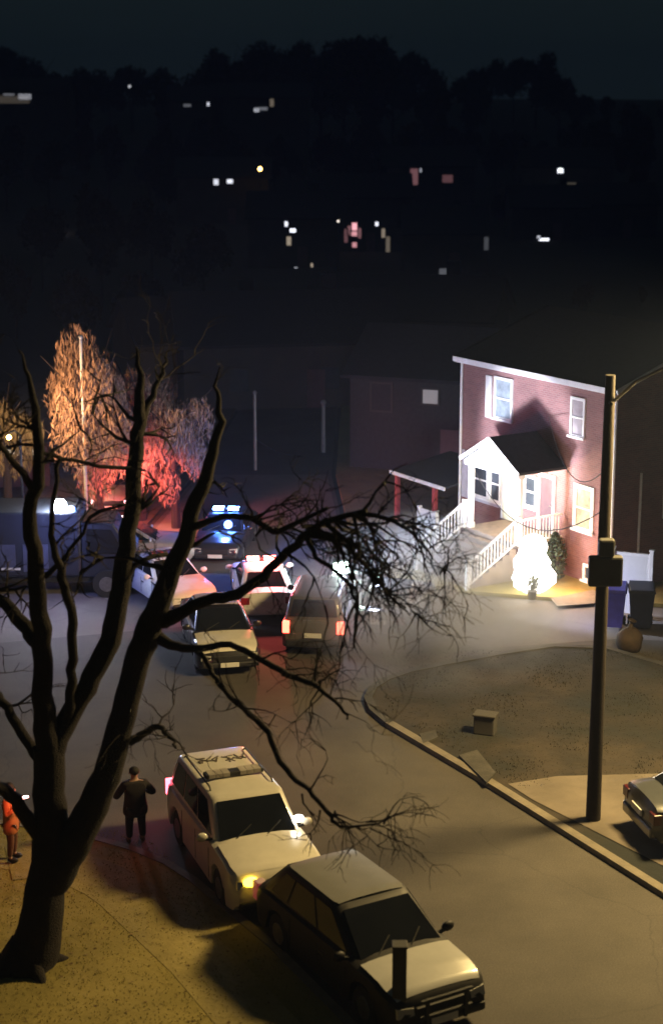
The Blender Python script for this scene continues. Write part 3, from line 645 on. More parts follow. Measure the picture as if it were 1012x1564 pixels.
# silver roof skin and white hood skin, as panels 6 mm proud
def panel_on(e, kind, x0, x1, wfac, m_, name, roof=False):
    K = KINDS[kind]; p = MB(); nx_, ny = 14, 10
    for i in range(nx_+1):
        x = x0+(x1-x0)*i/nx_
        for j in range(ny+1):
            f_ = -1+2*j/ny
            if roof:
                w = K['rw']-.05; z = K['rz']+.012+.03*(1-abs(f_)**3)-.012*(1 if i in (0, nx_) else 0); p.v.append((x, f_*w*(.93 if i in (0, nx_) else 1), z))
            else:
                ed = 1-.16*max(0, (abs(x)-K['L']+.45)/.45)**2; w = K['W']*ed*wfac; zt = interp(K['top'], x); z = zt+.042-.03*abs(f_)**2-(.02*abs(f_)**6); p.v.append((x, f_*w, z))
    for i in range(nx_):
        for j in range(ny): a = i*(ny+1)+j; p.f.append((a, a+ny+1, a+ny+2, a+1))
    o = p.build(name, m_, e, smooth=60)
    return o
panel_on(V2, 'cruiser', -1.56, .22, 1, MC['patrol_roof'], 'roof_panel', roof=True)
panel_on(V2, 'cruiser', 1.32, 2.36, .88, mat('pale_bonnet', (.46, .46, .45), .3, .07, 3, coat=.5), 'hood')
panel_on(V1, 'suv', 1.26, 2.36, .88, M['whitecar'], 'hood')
V3 = vehicle('parked_car', 'dark grey sedan on the pad beside the utility pole, cut by the right edge', 'car', (9.50, 36.45, .12), R(12), 'sedan', mat('grey_car_paint', (.06, .065, .07), .3, .1, 3, coat=.6), 1.08, taill=mat('unlit_taillight', (.06, .008, .008), .3, .1))
V4 = vehicle('parked_suv', 'white sedan with cream-lit hood facing the camera, behind the tree limbs', 'car', (-3.45, 49.8, 0), R(-79), 'sedan', M['shadedcar'], 1.04)  # white car: shade on its sides is put into a dark body colour
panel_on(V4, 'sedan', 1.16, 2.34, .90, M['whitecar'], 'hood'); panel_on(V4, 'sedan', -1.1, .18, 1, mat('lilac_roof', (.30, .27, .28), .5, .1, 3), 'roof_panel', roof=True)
V4['label'] = 'white car with sides coloured dark as shade, cream hood and pale roof, facing the camera, left of the red taillight'
V5 = vehicle('parked_suv', 'grey SUV seen from behind with glowing red taillights', 'car', (-.30, 51.7, 0), R(84), 'suv', mat('dim_silver_paint', (.07, .065, .062), .4, .07, 3, coat=.4), 1.0, taill=glow('tail_lit', (1, .05, .03), 6))
V6 = vehicle('parked_coupe', 'dark blue car parked beside the grey SUV, nearest the brick house', 'car', (2.1, 52.9, 0), R(74), 'sedan', M['bluecar'], .96)
V8 = vehicle('squad_car', 'white squad car partly hidden behind the big forked tree trunk', 'police car', (-5.6, 55.6, 0), R(-62), 'sedan', M['white'], 1, police=[off[0], off[1]])
V9 = vehicle('squad_car', 'pale squad car bathed in red light with its red roof bar flashing', 'police car', (-2.35, 55.0, 0), R(97), 'sedan', M['white'], 1, police=[redg])
V10 = vehicle('response_car', 'dark car with green-white glaring headlights facing the camera', 'police car', (.95, 58.6, 0), R(-93), 'sedan', M['darkcar'], 1, headl=(0, glow('green_white', (.65, 1, .82), 16)))
V11 = vehicle('squad_car', 'grey car with pink-glowing roof bar between the truck and the white squad car', 'police car', (-7.4, 60.2, 0), R(4), 'sedan', M['greycar'], 1, police=[glow('pink_lamp', (1, .6, .65), 5)])
V12 = vehicle('parked_van', 'distant pale car with two pink lights beside the red-lit tree', 'car', (-9.0, 69.5, 0), R(-88), 'sedan', M['greycar'], 1, headl=(0, glow('pink_head', (1, .45, .55), 3)))

# armoured truck at left
tr = empty('rescue_truck', (-9.6, 56.6, 0), R(2), 'large dark blue box truck with a blue-white beacon at the left edge', 'truck')
MB().box(-3.2, 1.1, -1.15, 1.15, .75, 3.0).build('box_body', mat('matt_blue_paint', (.008, .011, .020), .7, .2, 2), tr, bevel=.08)
MB().add([(1.13, -1.05, .7), (2.9, -1.05, .7), (2.9, -1.05, 1.5), (2.2, -.98, 2.55), (1.13, -.98, 2.6), (1.13, 1.05, .7), (2.9, 1.05, .7), (2.9, 1.05, 1.5), (2.2, .98, 2.55), (1.13, .98, 2.6)],
         [(0, 1, 2, 3, 4), (9, 8, 7, 6, 5), (0, 5, 6, 1), (1, 6, 7, 2), (2, 7, 8, 3), (3, 8, 9, 4), (4, 9, 5, 0)]).build('cab', M['armour'], tr, bevel=.05)
MB().add([(1.3, -1.075, 1.55), (2.55, -1.075, 1.55), (2.12, -1.01, 2.35), (1.3, -1.01, 2.38), (1.3, -1.03, 1.55), (2.55, -1.03, 1.55), (2.12, -.97, 2.35), (1.3, -.97, 2.38)], [(0, 1, 2, 3), (0, 4, 5, 1), (1, 5, 6, 2), (2, 6, 7, 3), (3, 7, 4, 0)]).build('side_window', M['glass'], tr)
MB().box(-3.1, 2.8, -.9, .9, .5, .74).build('chassis', M['black'], tr)
for x in (-2.3, 1.95):
    for s in (-1, 1):
        w_ = MB().tube([(x, s*.85, .48), (x, s*1.14, .48)], .48, 20).build('wheel', M['rubber'], tr); MB().tube([(x, s*1.1, .48), (x, s*1.17, .48)], .26, 14).build('rim', M['rim'], w_)
for x in (-2.6, -1.5, -.4): MB().box(x-.42, x+.42, -1.18, -1.152, .95, 1.9).build('locker_door', mat('locker_grey', (.05, .06, .10), .5, .3, 3), tr)
for x in (-2.0, -1.25): MB().box(x-.32, x+.32, -1.20, -1.153, 1.02, 1.10).build('reflective_strip', mat('reflector', (.55, .58, .55), .4), tr)
bc = MB().box(.3, .9, -.8, .8, 3.0, 3.05).build('beacon_base', M['black'], tr)
MB().ball((.45, -.95, 3.18), .23, 12, 8).build('beacon', whg, bc); MB().ball((.82, -.95, 3.05), .12, 10, 7).build('beacon', blueg, bc)
lamp('truck_beacon_light', (-9.0, 53.9, 3.0), 130, (.30, .36, 1), .15)
# small blue beacon vehicle beyond the centre
V13 = vehicle('squad_car', 'dark squad car up the street with a bright blue roof lamp', 'police car', (-3.95, 61.9, 0), R(-96), 'sedan', M['darkcar'], 1, police=[blueg])
lamp('blue_beacon_light', (-3.95, 61.4, 2.1), 200, (.10, .22, 1), .15)
lamp('red_bar_light', (-2.0, 54.3, 2.1), 260, (1, .12, .10), .12)
lamp('red_wash_light', (-7.3, 62.9, 2.4), 1300, (1, .16, .12), .3, spot=160, aim=(-7.4, 66.5, 1.2), blend=1)
# police floodlight aimed at the house
fl = (.80, 55.3, 1.65)
lamp('floodlight', fl, 4500, (.86, .88, 1), .34, spot=42, aim=hm @ Vector((4.2, 0, 4.1)), blend=.35)
lamp('bin_fill', (.9, 55.0, 1.7), 5200, (.80, .84, 1), .1, spot=30, aim=(9.6, 52.6, .9), blend=.8)  # added spot that brightens bins and fence; no fixture stands here
lamp('green_glow', (.55, 55.2, 1.9), 420, (.70, 1, .82), .2)
lamp('blue_fill', (1.3, 55.0, 2.7), 520, (.62, .70, 1), .25)  # added fill to light the smoke and nearby ground; no lamp stands here
e = empty('tripod_light', (.30, 55.5, 0), R(20), 'tripod floodlight glowing green-white behind the parked cars', 'floodlight')
for k in range(3): a = k*2.1; MB().tube([(0, 0, .75), (math.cos(a)*.4, math.sin(a)*.4, 0)], .018, 6).build('leg', M['black'], e)
MB().tube([(0, 0, .7), (0, 0, .85)], .02, 6).build('mast', M['black'], e)
MB().box(-.3, .3, -.04, .1, .85, 1.3).build('housing', M['black'], e)
MB().box(-.27, .27, -.06, -.042, .88, 1.27).build('lens', glow('flood_lens', (.70, 1, .84), 22), e)

pp = AT(610, 1441, 27.5)
e = empty('street_post', (pp.x, 27.5, 0), 0, 'short dark square post standing right in front of the nearest car bonnet', 'post')
MB().box(-.125, .125, -.125, .125, -.1, pp.z-.05).build('post', M['blackbox'], e, bevel=.015)
MB().box(-.14, .14, -.14, .14, pp.z-.05, pp.z).build('cap', M['blackbox'], e, bevel=.015)
# ------------------------------------------------------------------ people
def skin(name, joints, edges, m_, parent, sub=2):
    me = bpy.data.meshes.new(name); me.from_pydata([j[0] for j in joints], edges, []); me.update()
    o = bpy.data.objects.new(name, me); col.objects.link(o); me.materials.append(m_); o.parent = parent
    md = o.modifiers.new('skin', 'SKIN'); md.use_smooth_shade = True
    for i, j in enumerate(joints):
        r = j[1]; r = (r, r) if not isinstance(r, tuple) else r
        me.skin_vertices[0].data[i].radius = r
    me.skin_vertices[0].data[0].use_root = True
    s = o.modifiers.new('sub', 'SUBSURF'); s.levels = sub; s.render_levels = sub
    return o
def person(loc, rz, label, arms, coatm, legm, lean=0):
    e = empty('person', loc, rz, label, 'person')
    # +y = the way the person faces
    J = [((0, 0, .95), (.16, .12)), ((0, 0, 1.18), (.15, .11)), ((0, 0, 1.38), (.19, .11)), ((0, .01, 1.50), .07), ((0, .03, 1.60), .065), ((0, .03, 1.70), (.082, .10)), ((0, .02, 1.77), (.06, .075)),
         ((.19, 0, 1.42), .075), ((-.19, 0, 1.42), .075), ((.10, 0, .88), .10), ((-.10, 0, .88), .10), ((.12, .03, .50), .068), ((-.12, .02, .50), .068), ((.13, -.01, .10), .045), ((-.13, -.01, .10), .045), ((.14, .13, .04), .04), ((-.14, .13, .04), .04)]
    Ed = [(0, 1), (1, 2), (2, 3), (3, 4), (4, 5), (5, 6), (2, 7), (2, 8), (0, 9), (0, 10), (9, 11), (10, 12), (11, 13), (12, 14), (13, 15), (14, 16)]
    for k, s in enumerate((1, -1)):
        el, wr_, hd = arms[k]; i0 = len(J)
        J += [(el, .05), (wr_, .032), (hd, (.042, .03))]; Ed += [(7+k, i0), (i0, i0+1), (i0+1, i0+2)]
        d = (Vector(hd)-Vector(wr_)).normalized(); side = d.cross(Vector((0, 0, 1))); side = side.normalized() if side.length > .1 else Vector((0, 1, 0))
        for q_ in range(4):
            b0 = Vector(hd)+side*(.026*(q_-1.5)); i1 = len(J); ln = (.035, .042, .038, .028)[q_]
            J += [(tuple(b0+d*.03), .010), (tuple(b0+d*(.03+ln)+Vector((0, .01, -.01))), .009), (tuple(b0+d*(.03+ln*1.6)+Vector((0, .025, -.02))), .008)]
            Ed += [(i0+2, i1), (i1, i1+1), (i1+1, i1+2)]
        i1 = len(J); J += [(tuple(Vector(wr_).lerp(Vector(hd), .5)+side*.05), .011), (tuple(Vector(hd)+side*.07+d*.02), .009)]; Ed += [(i0+1, i1), (i1, i1+1)]
    bd = skin('body', J, Ed, M['skin'], e, 1)
    # clothing
    CJ = [((0, 0, .58), (.29, .20)), ((0, 0, .90), (.26, .18)), ((0, 0, 1.18), (.20, .15)), ((0, 0, 1.36), (.225, .15)), ((0, .0, 1.47), (.14, .115)), ((.20, 0, 1.42), .095), ((-.20, 0, 1.42), .095)]
    CE = [(0, 1), (1, 2), (2, 3), (3, 4), (3, 5), (3, 6)]
    for k in (0, 1):
        el, wr_, hd = arms[k]; i0 = len(CJ); CJ += [(el, .075), (wr_, .052)]; CE += [(5+k, i0), (i0, i0+1)]
    skin('coat', CJ, CE, coatm, e)
    TJ = [((0, 0, .92), (.17, .13)), ((.10, 0, .84), .115), ((-.10, 0, .84), .115), ((.12, .03, .50), .085), ((-.12, .02, .50), .085), ((.13, -.01, .12), .065), ((-.13, -.01, .12), .065)]
    e.scale = (1.2, 1.15, 1.0) if coatm is M['coat'] else (1, 1, 1)
    skin('trousers', TJ, [(0, 1), (0, 2), (1, 3), (2, 4), (3, 5), (4, 6)], legm, e)
    for s in (1, -1):
        MB().ball((s*.135, .06, .055), .06, 10, 7, (.85, 2.2, .95)).build('shoe', M['black'], e, smooth=180)
        MB().ball((s*.093, .02, 1.685), .03, 8, 6, (.4, .8, 1.1)).build('ear', M['skin'], bd, smooth=180)
        MB().ball((s*.034, .118, 1.70), .012, 8, 6).build('eye', M['hair'], bd)
    MB().ball((0, .13, 1.67), .02, 8, 6, (.8, 1, 1.3)).build('nose', M['skin'], bd, smooth=180)
    MB().box(-.025, .025, .112, .122, 1.625, 1.632).build('mouth', M['redpaint'], bd)
    MB().ball((0, .0, 1.735), .108, 14, 9, (.92, 1.05, .95), .03).build('hair', M['hair'], bd, smooth=180)
    return e
AR = [((.36, -.02, 1.16), (.28, .22, 1.10), (.24, .29, 1.12)), ((-.37, -.02, 1.16), (-.30, .20, 1.08), (-.27, .28, 1.08))]
person((-4.45, 36.0, 0), R(20), 'person in a dark knee-length coat with elbows out, back of the white police SUV', AR, M['coat'], M['trouser'])
AR2 = [((.27, .02, 1.13), (.25, .18, 1.30), (.22, .22, 1.38)), ((-.26, -.02, 1.14), (-.24, .12, .92), (-.24, .16, .85))]
p2 = person((-7.05, 34.8, .12), R(-100), 'person in an orange-lit jacket holding a glowing red wand at the left edge', AR2, M['vest'], mat('brown_trousers', (.12, .05, .03), .9))
q3 = p2.matrix_basis @ Vector((.22, .24, 1.42))
wd = empty('traffic_wand', q3, R(10), 'glowing pink-red traffic wand in the raised hand at the left edge', 'wand')
MB().tube([(0, 0, -.06), (0, 0, .05)], .018, 8).build('handle', M['black'], wd)
MB().tube([(0, 0, .05), (.16, .0, .16), (.26, .0, .17)], [.03, .03, .02], 8).build('light_tube', glow('wand', (1, .42, .36), 10), wd)
lamp('wand_light', q3+Vector((.1, -.35, .3)), 9, (1, .22, .10), .08)
# SUV taillight glare near the person
bk = V1.matrix_basis @ Vector((-2.55, -.8, 1.05))
lamp('tail_glow', bk+Vector((-.12, .05, 0)), 5, (1, .08, .10), .05)

# ------------------------------------------------------------------ the big bare tree
def tp(px, py, dy=0): return AT(px, py, 30.15+dy)
def wrad(r, p): return r*p.y/F/CP*.99
tree = empty('bare_tree', tuple(G(45, 1478)), 0, 'big bare forked tree silhouetted in the left foreground', 'tree')
TO = Vector(G(45, 1478))
limbs = MB(); nodes = []
def smoothpts(p, r, sub=4):
    out, ro = [], []
    for i in range(len(p)-1):
        p0 = p[max(i-1, 0)]; p1 = p[i]; p2_ = p[i+1]; p3 = p[min(i+2, len(p)-1)]
        for k in range(sub):
            t = k/sub; a = .5*((2*p1)+(-p0+p2_)*t+(2*p0-5*p1+4*p2_-p3)*t*t+(-p0+3*p1-3*p2_+p3)*t**3)
            out.append(a); ro.append(r[i]+(r[i+1]-r[i])*t)
    out.append(p[-1]); ro.append(r[-1]); return out, ro
def limb(pts, d0=0, d1=0, n=12, target=None, jit=.02, keep=True):
    N = len(pts); P_ = [tp(x, y, d0+(d1-d0)*i/(N-1)) for i, (x, y, r) in enumerate(pts)]; RR = [wrad(r, P_[i]) for i, (x, y, r) in enumerate(pts)]
    o, ro = smoothpts(P_, RR)
    o = [p+Vector((random.gauss(0, jit), random.gauss(0, jit), 0))*(1 if 0 < i < len(o)-1 else 0) for i, p in enumerate(o)]
    (target or limbs).tube([p-TO for p in o], ro, n)
    if keep: nodes.append((o, ro))
    return o, ro
trunk = MB()
limb([(38, 1492, 56), (44, 1470, 46), (60, 1420, 37), (70, 1360, 33), (75, 1300, 30), (75, 1210, 26), (74, 1140, 25)], 0, .1, 16, trunk)
for a, r_ in ((-1.0, 15), (2.7, 20), (-2.4, 18), (.4, 13)):
    c0 = G(42, 1482)-TO; trunk.tube([c0+Vector((math.cos(a)*.15, math.sin(a)*.15, .6)), c0+Vector((math.cos(a)*.5, math.sin(a)*.5, .14)), c0+Vector((math.cos(a)*.95, math.sin(a)*.95, -.03))], [.18, .15, .05], 8)
trunk.build('trunk', M['bark'], tree, smooth=60)
random.seed(11)
limb([(75, 1150, 22), (66, 1060, 17), (62, 960, 15), (54, 860, 13), (48, 780, 11), (60, 700, 9), (52, 625, 6.5), (42, 575, 3.5), (30, 535, 1)], .1, -1.6)
limb([(80, 1150, 20), (104, 1095, 17), (140, 1035, 16), (172, 960, 17), (186, 880, 15), (200, 790, 13), (206, 700, 12), (212, 630, 9.5), (214, 570, 5), (208, 530, 1.2)], .1, 1.2)
limb([(213, 650, 8), (232, 605, 5), (250, 560, 2.5), (258, 535, 1)], 1.0, 1.8)
limb([(106, 1100, 9), (109, 1040, 8), (112, 970, 8), (99, 895, 7), (86, 850, 6), (80, 780, 4), (92, 700, 3)], .2, -1.2, 10)
limb([(80, 1345, 30), (106, 1298, 29), (136, 1245, 26), (162, 1185, 23), (184, 1110, 21), (204, 1030, 20), (226, 965, 21), (250, 905, 17), (276, 840, 14), (300, 765, 12), (326, 690, 8.5), (336, 630, 5), (330, 590, 2.5), (336, 560, 1)], .1, -.8)
limb([(250, 948, 14), (278, 935, 10), (318, 916, 9), (360, 908, 9), (402, 880, 8), (440, 842, 7), (480, 806, 6), (520, 790, 5), (560, 780, 3)], -.3, -2.2, 10)
limb([(226, 960, 13), (262, 985, 8), (300, 990, 6), (350, 986, 5), (396, 1006, 5), (440, 1030, 5), (478, 1045, 4), (512, 1072, 3), (530, 1098, 2)], -.2, -2.4, 10)
limb([(330, 1040, 3), (372, 1082, 5), (408, 1118, 5), (436, 1176, 5), (470, 1205, 4), (500, 1240, 4), (520, 1262, 3), (575, 1258, 1.5)], -1.5, -3.5, 8)
limb([(300, 990, 5), (318, 1015, 4), (335, 1045, 4), (372, 1082, 4)], -.8, -1.9, 8)
limb([(200, 1132, 8), (222, 1120, 6), (242, 1110, 5), (262, 1130, 3), (268, 1142, 2)], -.1, -.9, 8)
limb([(70, 1170, 10), (48, 1140, 9), (22, 1098, 8), (-5, 1062, 7), (-40, 1020, 4)], .1, 1.0, 10)
limb([(66, 1285, 15), (40, 1248, 12), (18, 1215, 11), (-12, 1195, 9), (-50, 1170, 6)], .1, -.9, 10)
limb([(64, 985, 14), (40, 960, 12), (15, 928, 10), (-15, 905, 9), (-50, 860, 6)], -.1, .9, 10)
limb([(50, 745, 7), (28, 715, 5), (2, 682, 5), (-30, 640, 3)], -.9, -1.8, 8)
limb([(186, 890, 7), (214, 858, 4), (245, 848, 4), (272, 850, 3)], .5, 1.2, 8)
limb([(288, 808, 7), (318, 795, 5), (350, 788, 5), (384, 792, 5), (418, 812, 5), (450, 800, 4), (500, 776, 3)], -.5, -2.0, 8)
limb([(70, 880, 5), (110, 840, 3), (140, 790, 3), (190, 770, 3)], -.2, -1, 8)
limb([(54, 690, 4), (100, 700, 3), (150, 712, 3), (200, 715, 3)], -.6, .3, 8)
# twigs: random drooping sub branches
tw = MB()
def twig(p, d, r, ln, depth, droop):
    n_ = 5; pts = [p]; q_ = p.copy(); dd = d.copy()
    for i in range(n_):
        dd = (dd+Vector((random.gauss(0, .22), random.gauss(0, .22), random.gauss(0, .22)-droop*.10))).normalized()
        q_ = q_+dd*ln/n_; pts.append(q_.copy())
    tw.tube([x-TO for x in pts], [max(.0035, r*(1-i/(n_+1.2))) for i in range(n_+1)], 4, cap=False)
    if depth > 0:
        for k in range(random.choice((2, 3, 3))):
            i = random.randint(1, n_); a = pts[i]; s = Vector((random.gauss(0, 1), random.gauss(0, 1), random.gauss(0, 1))).normalized()
            twig(a, (dd+s*.95).normalized(), r*.6, ln*random.uniform(.5, .75), depth-1, droop)
def sprays(pts_px, d, r, ln, depth, count, droop=1, spread=.8):
    for k in range(count):
        x, y = random.choice(pts_px); p = tp(x+random.uniform(-12, 12), y+random.uniform(-8, 8), d+random.uniform(-.3, .3))
        v = Vector((1, random.gauss(0, .4), random.gauss(-.1, .5)))*1.0+Vector((random.gauss(0, spread), 0, random.gauss(0, spread)))
        twig(p, v.normalized(), r, ln, depth, droop)
sprays([(440, 842), (480, 806), (520, 790), (505, 795), (545, 782)], -2.0, .034, 1.3, 3, 11, 1.2)
sprays([(470, 812), (500, 800)], -2.0, .045, 1.7, 3, 5, 2.0, .3)
limb([(545, 784, 4), (585, 790, 4), (620, 808, 3), (650, 840, 2), (668, 880, 1)], -2.1, -2.8, 6)
limb([(500, 800, 5), (530, 830, 4), (560, 868, 3), (590, 905, 2), (625, 940, 1.2)], -2.1, -2.9, 6)
limb([(470, 815, 5), (482, 850, 4), (520, 880, 3.5), (545, 920, 3), (540, 990, 1.5)], -2.0, -2.6, 6)
sprays([(585, 790), (620, 808), (650, 840), (668, 870)], -2.5, .02, .8, 2, 16, 1.0)
sprays([(530, 830), (560, 868), (590, 905), (625, 935)], -2.5, .02, .8, 2, 14, 1.2)
sprays([(384, 792), (418, 812), (450, 800), (490, 780)], -1.7, .028, .9, 3, 6, .9)
sprays([(478, 1045), (512, 1072), (530, 1098)], -2.3, .022, .7, 2, 5, 1.5)
sprays([(436, 1176), (470, 1205), (500, 1240), (520, 1262), (560, 1258)], -3.2, .020, .85, 2, 9, .8)
sprays([(520, 1262), (575, 1258)], -3.4, .018, 1.1, 2, 5, 1.5, .3)
sprays([(400, 880), (360, 908), (440, 1030), (396, 1006)], -1.5, .018, .6, 2, 6, .8)
for (o, ro) in nodes[1:]:
    for k in range(5):
        i = random.randint(len(o)//2, len(o)-1); s = Vector((random.gauss(0, 1), random.gauss(0, 1), random.gauss(.5, .7))).normalized()
        if o[i].z > 5: twig(o[i], s, ro[i]*.4, random.uniform(.5, 1.3), 2, 0)
br = limbs.build('limbs', M['bark'], tree, smooth=60)
tw.build('twigs', M['twig'], tree)
print('twig faces', len(tw.f))

# ------------------------------------------------------------------ other trees
def leafy(mb, c, rx, ry, rz_, n, size, lumps=9, vert=0, hollow=.35):
    L_ = []
    for k in range(lumps):
        d = Vector((random.gauss(0, 1), random.gauss(0, 1), random.gauss(0, .8))); d.normalize(); q_ = random.uniform(.25, .72)
        L_.append((Vector((d.x*rx*q_, d.y*ry*q_, d.z*rz_*q_)), random.uniform(.32, .55)))
    for k in range(n):
        lc, lr = random.choice(L_); d = Vector((random.gauss(0, 1), random.gauss(0, 1), random.gauss(0, 1))).normalized()*lr*(.62 if lumps > 12 else 1)*random.uniform(hollow, 1)**.6
        p = Vector(c)+lc+Vector((d.x*rx, d.y*ry, d.z*rz_)); s = size*random.uniform(.5, 1.4)
        u = Vector((random.gauss(0, 1), random.gauss(0, 1), random.gauss(0, 1)+vert*3)).normalized()*s; v = u.cross(Vector((random.gauss(0, 1), random.gauss(0, 1), random.gauss(0, 1)))).normalized()*s*(.5 if not vert else .14)
        mb.add([p-u, p+v, p+u, p-v], [(0, 1, 2, 3)])
def tree2(name, loc, h, rx, cz, rz_, n, size, lm, label, vert=0, lumps=9, group=None, tr_=.16, cat='tree'):
    e = empty(name, loc, random.uniform(0, 6), label, cat, group)
    t = MB().tube([(0, 0, -.3), (.05, 0, h*.3), (-.1, .1, h*.6), (.05, 0, h*.9)], [tr_*1.3, tr_, tr_*.6, tr_*.2], 8)
    for k in range(9):
        a = k*2.4; z0 = h*(.25+.06*k); t.tube([(0, 0, z0), (math.cos(a)*rx*.4, math.sin(a)*rx*.4, z0+h*.12), (math.cos(a)*rx*.75, math.sin(a)*rx*.75, z0+h*.24)], [tr_*.4, tr_*.25, tr_*.08], 5)
    t.build('trunk', M['bark'], e)
    c = MB(); leafy(c, (0, 0, cz), rx, rx, rz_, n, size, lumps=22 if vert else 9, vert=vert, hollow=.1); c.build('crown', lm, e)
    return e
random.seed(21)
a = G(140, 832); tree2('willow_tree', (a.x, a.y+2.2, 0), 8.0, 3.0, 4.6, 4.2, 20000, .15, M['straw'], 'tall pale-twigged tree lit orange above and red below, behind the truck', 1)
a = G(258, 838); tree2('round_tree', (a.x, a.y+3.2, 0), 6.2, 2.1, 3.4, 3.2, 12000, .14, mat('rose_twigs', (.15, .10, .075), .95, .4, 1.2), 'smaller rounded tree with reddish-lit twigs, right of the tall orange tree', 1)
a = G(200, 836); tree2('round_tree', (a.x, a.y+4.0, 0), 6.9, 2.4, 3.6, 3.6, 12000, .15, MC['rose_twigs'], 'middle brown-twigged tree joining the tall orange tree and the rounded one', 1)
a = G(8, 830); tree2('willow_tree', (a.x-.6, a.y+4, 0), 5.5, 1.8, 3.2, 2.4, 3200, .2, mat('ochre_twigs', (.12, .10, .05), .95, .4, 1.2), 'low ochre-lit tree behind the distant street lamp at the left edge', 1)
# distant yellow street lamp at left
e = empty('street_lamp', (AT(14, 668, 61).x, 61, 0), 0, 'small yellow street lamp near the left edge', 'street lamp')
zl = AT(14, 668, 61).z
MB().tube([(.4, 0, 0), (.4, 0, zl+.1), (.2, 0, zl+.25), (0, 0, zl+.15)], .05, 8).build('post', M['black'], e)
MB().ball((0, 0, zl), .09, 10, 7).build('lamp', glow('yellow_bulb', (1, .62, .15), 22), e)
lamp('far_lamp_light', (e.location.x+.3, 61.2, zl+.9), 1700, (1, .55, .24), .15, spot=125, aim=(-8.6, 66.5, 4.0), blend=.6)
# pale roof edge at left, drawn as a glowing strip that is no lamp
pk = far_house('garage', (AT(20, 775, 72).x-1.4, 72, 0), R(8), 6, 5, 2.0, 'low garage with a glowing strip for its pale roof edge at the far left', [(1.6, 1.6, 1.6, .25, glow('glow_strip', (1, .8, .6), .5))], slope=.2, cat='garage')

# thin poles
def thinpole(px, ytop, ybase, Y, label, r_=.07, m_='metalgrey'):
    b_ = AT(px, ybase, Y); t_ = AT(px, ytop, Y)
    e = empty('lamp_post', (b_.x, Y, 0), 0, label, 'post', None); MB().tube([(0, 0, 0), (0, 0, t_.z)], [r_*1.2, r_], 8).build('pole', M[m_], e); MB().ball((0, 0, t_.z), r_*1.6, 8, 6).build('cap', M[m_], e)
    return e
thinpole(391, 600, 800, 76, 'thin pale utility post left of centre, beyond the blue beacon')
thinpole(494, 615, 790, 80, 'thin grey utility post near the centre of the dark yards', .09)
thinpole(134, 515, 822, 63.5, 'slim pale pole rising in front of the orange-lit tree', .06)
wire('overhead_wire', AT(391, 670, 76), AT(470, 695, 79.8), .3, 'faint pale wire between the two thin centre posts', .02)

# dim mid-distance houses and shrubs
farlist = [
    ('dim house behind the centre posts, all windows dark', AT(450, 745, 92), 12, 9, 3.6, [(-3, 1.6, 1, 1.2, None), (2, 1.6, 1, 1.2, None)], R(10)),
    ('dim house with pale siding up the street, left of the lean-to canopy', AT(600, 700, 98), 11, 8, 4.2, [(-2, 1.8, 1, 1.2, None), (3, 1.8, 1, 1.2, None)], R(-14)),
    ('dim low house behind the blue roof lamp', AT(350, 745, 96), 10, 8, 3.2, [(-2, 1.6, 1, 1.0, None)], R(18)),
]
for lab, p, w, d, h, wins, rz_ in farlist: far_house('distant_house', (p.x, p.y, 0), rz_, w, d, h, lab, wins, group='dim houses beyond the junction')
# far houses with lit windows: (px, py of windows..., distance)
def lit_house(cx_, cy_, Y, w, h, lab, lights, rz_=0):
    base = AT(cx_, cy_, Y); gz = hill(base.x, Y); wins = []
    for (px, py, ww, wh, mt) in lights:
        q_ = AT(px, py, Y); wins.append(((q_.x-base.x)/math.cos(rz_), q_.z-gz, ww*.62, wh*.62, mt))
    hh = max(h, max(z+wh/2+.3 for _, z, _, wh, _ in wins)) if wins else h
    return far_house('distant_house', (base.x, Y, gz), rz_, w, 9, hh, lab, wins, group='far houses with lit windows')
lit_house(448, 400, 172, 9, 5, 'far house with three small lit windows in a column left of centre', [(437, 342, .5, .8, CG(.35)), (447, 352, .9, .6, CG(.5)), (441, 368, .7, 1.4, WG(.08)), (455, 412, 1.2, .8, CG(.22)), (476, 405, .35, .6, WG(.1))])
lit_house(550, 380, 190, 11, 6, 'far house with a tall rose-lit window at the centre', [(541, 346, .9, 1.3, PGl(.4)), (540, 357, 1.2, .8, PGl(.25)), (541, 374, .8, .9, PGl(.2)), (533, 352, .5, 1.6, PGl(.08)), (549, 356, .5, 1.8, PGl(.06)), (585, 356, .6, 1.6, WG(.06)), (516, 337, .4, .5, WG(.2)), (575, 342, .5, .7, CG(.4)), (592, 375, .7, 3.2, WG(.03)), (528, 360, .6, 2.4, PGl(.04))])
lit_house(838, 372, 205, 9, 4, 'far house with a bright white window right of centre', [(830, 369, 1.9, 1.3, CG(.55)), (848, 367, .6, .5, CG(.25)), (822, 362, .6, .5, CG(.2))])
lit_house(945, 372, 210, 9, 4, 'far house with a dim window near the right edge', [(931, 367, .6, .5, CG(.3)), (955, 371, 1.8, 1.2, CG(.035))])
lit_house(680, 418, 165, 8, 4, 'far house showing one dim grey gable window below centre lights', [(680, 416, 2, 1.2, CG(.025)), (742, 372, .7, 2.0, CG(.015))])
lit_house(340, 280, 228, 12, 5, 'far house with a pair of small white windows on the dark slope', [(330, 278, 1.0, 1.2, CG(.25)), (351, 277, 1.2, .8, CG(.35))])
lit_house(655, 275, 228, 12, 5, 'far house with dim red windows on the dark slope', [(632, 270, 1.6, 3.4, PGl(.05)), (683, 273, 2.2, 1.6, PGl(.03)), (642, 260, .4, .8, CG(.1))])
lit_house(866, 275, 230, 12, 5, 'far house with one white lamp and a dim greenish wall at right', [(855, 261, 1.2, .9, CG(.5)), (874, 286, 3, 2, WG(.012))])
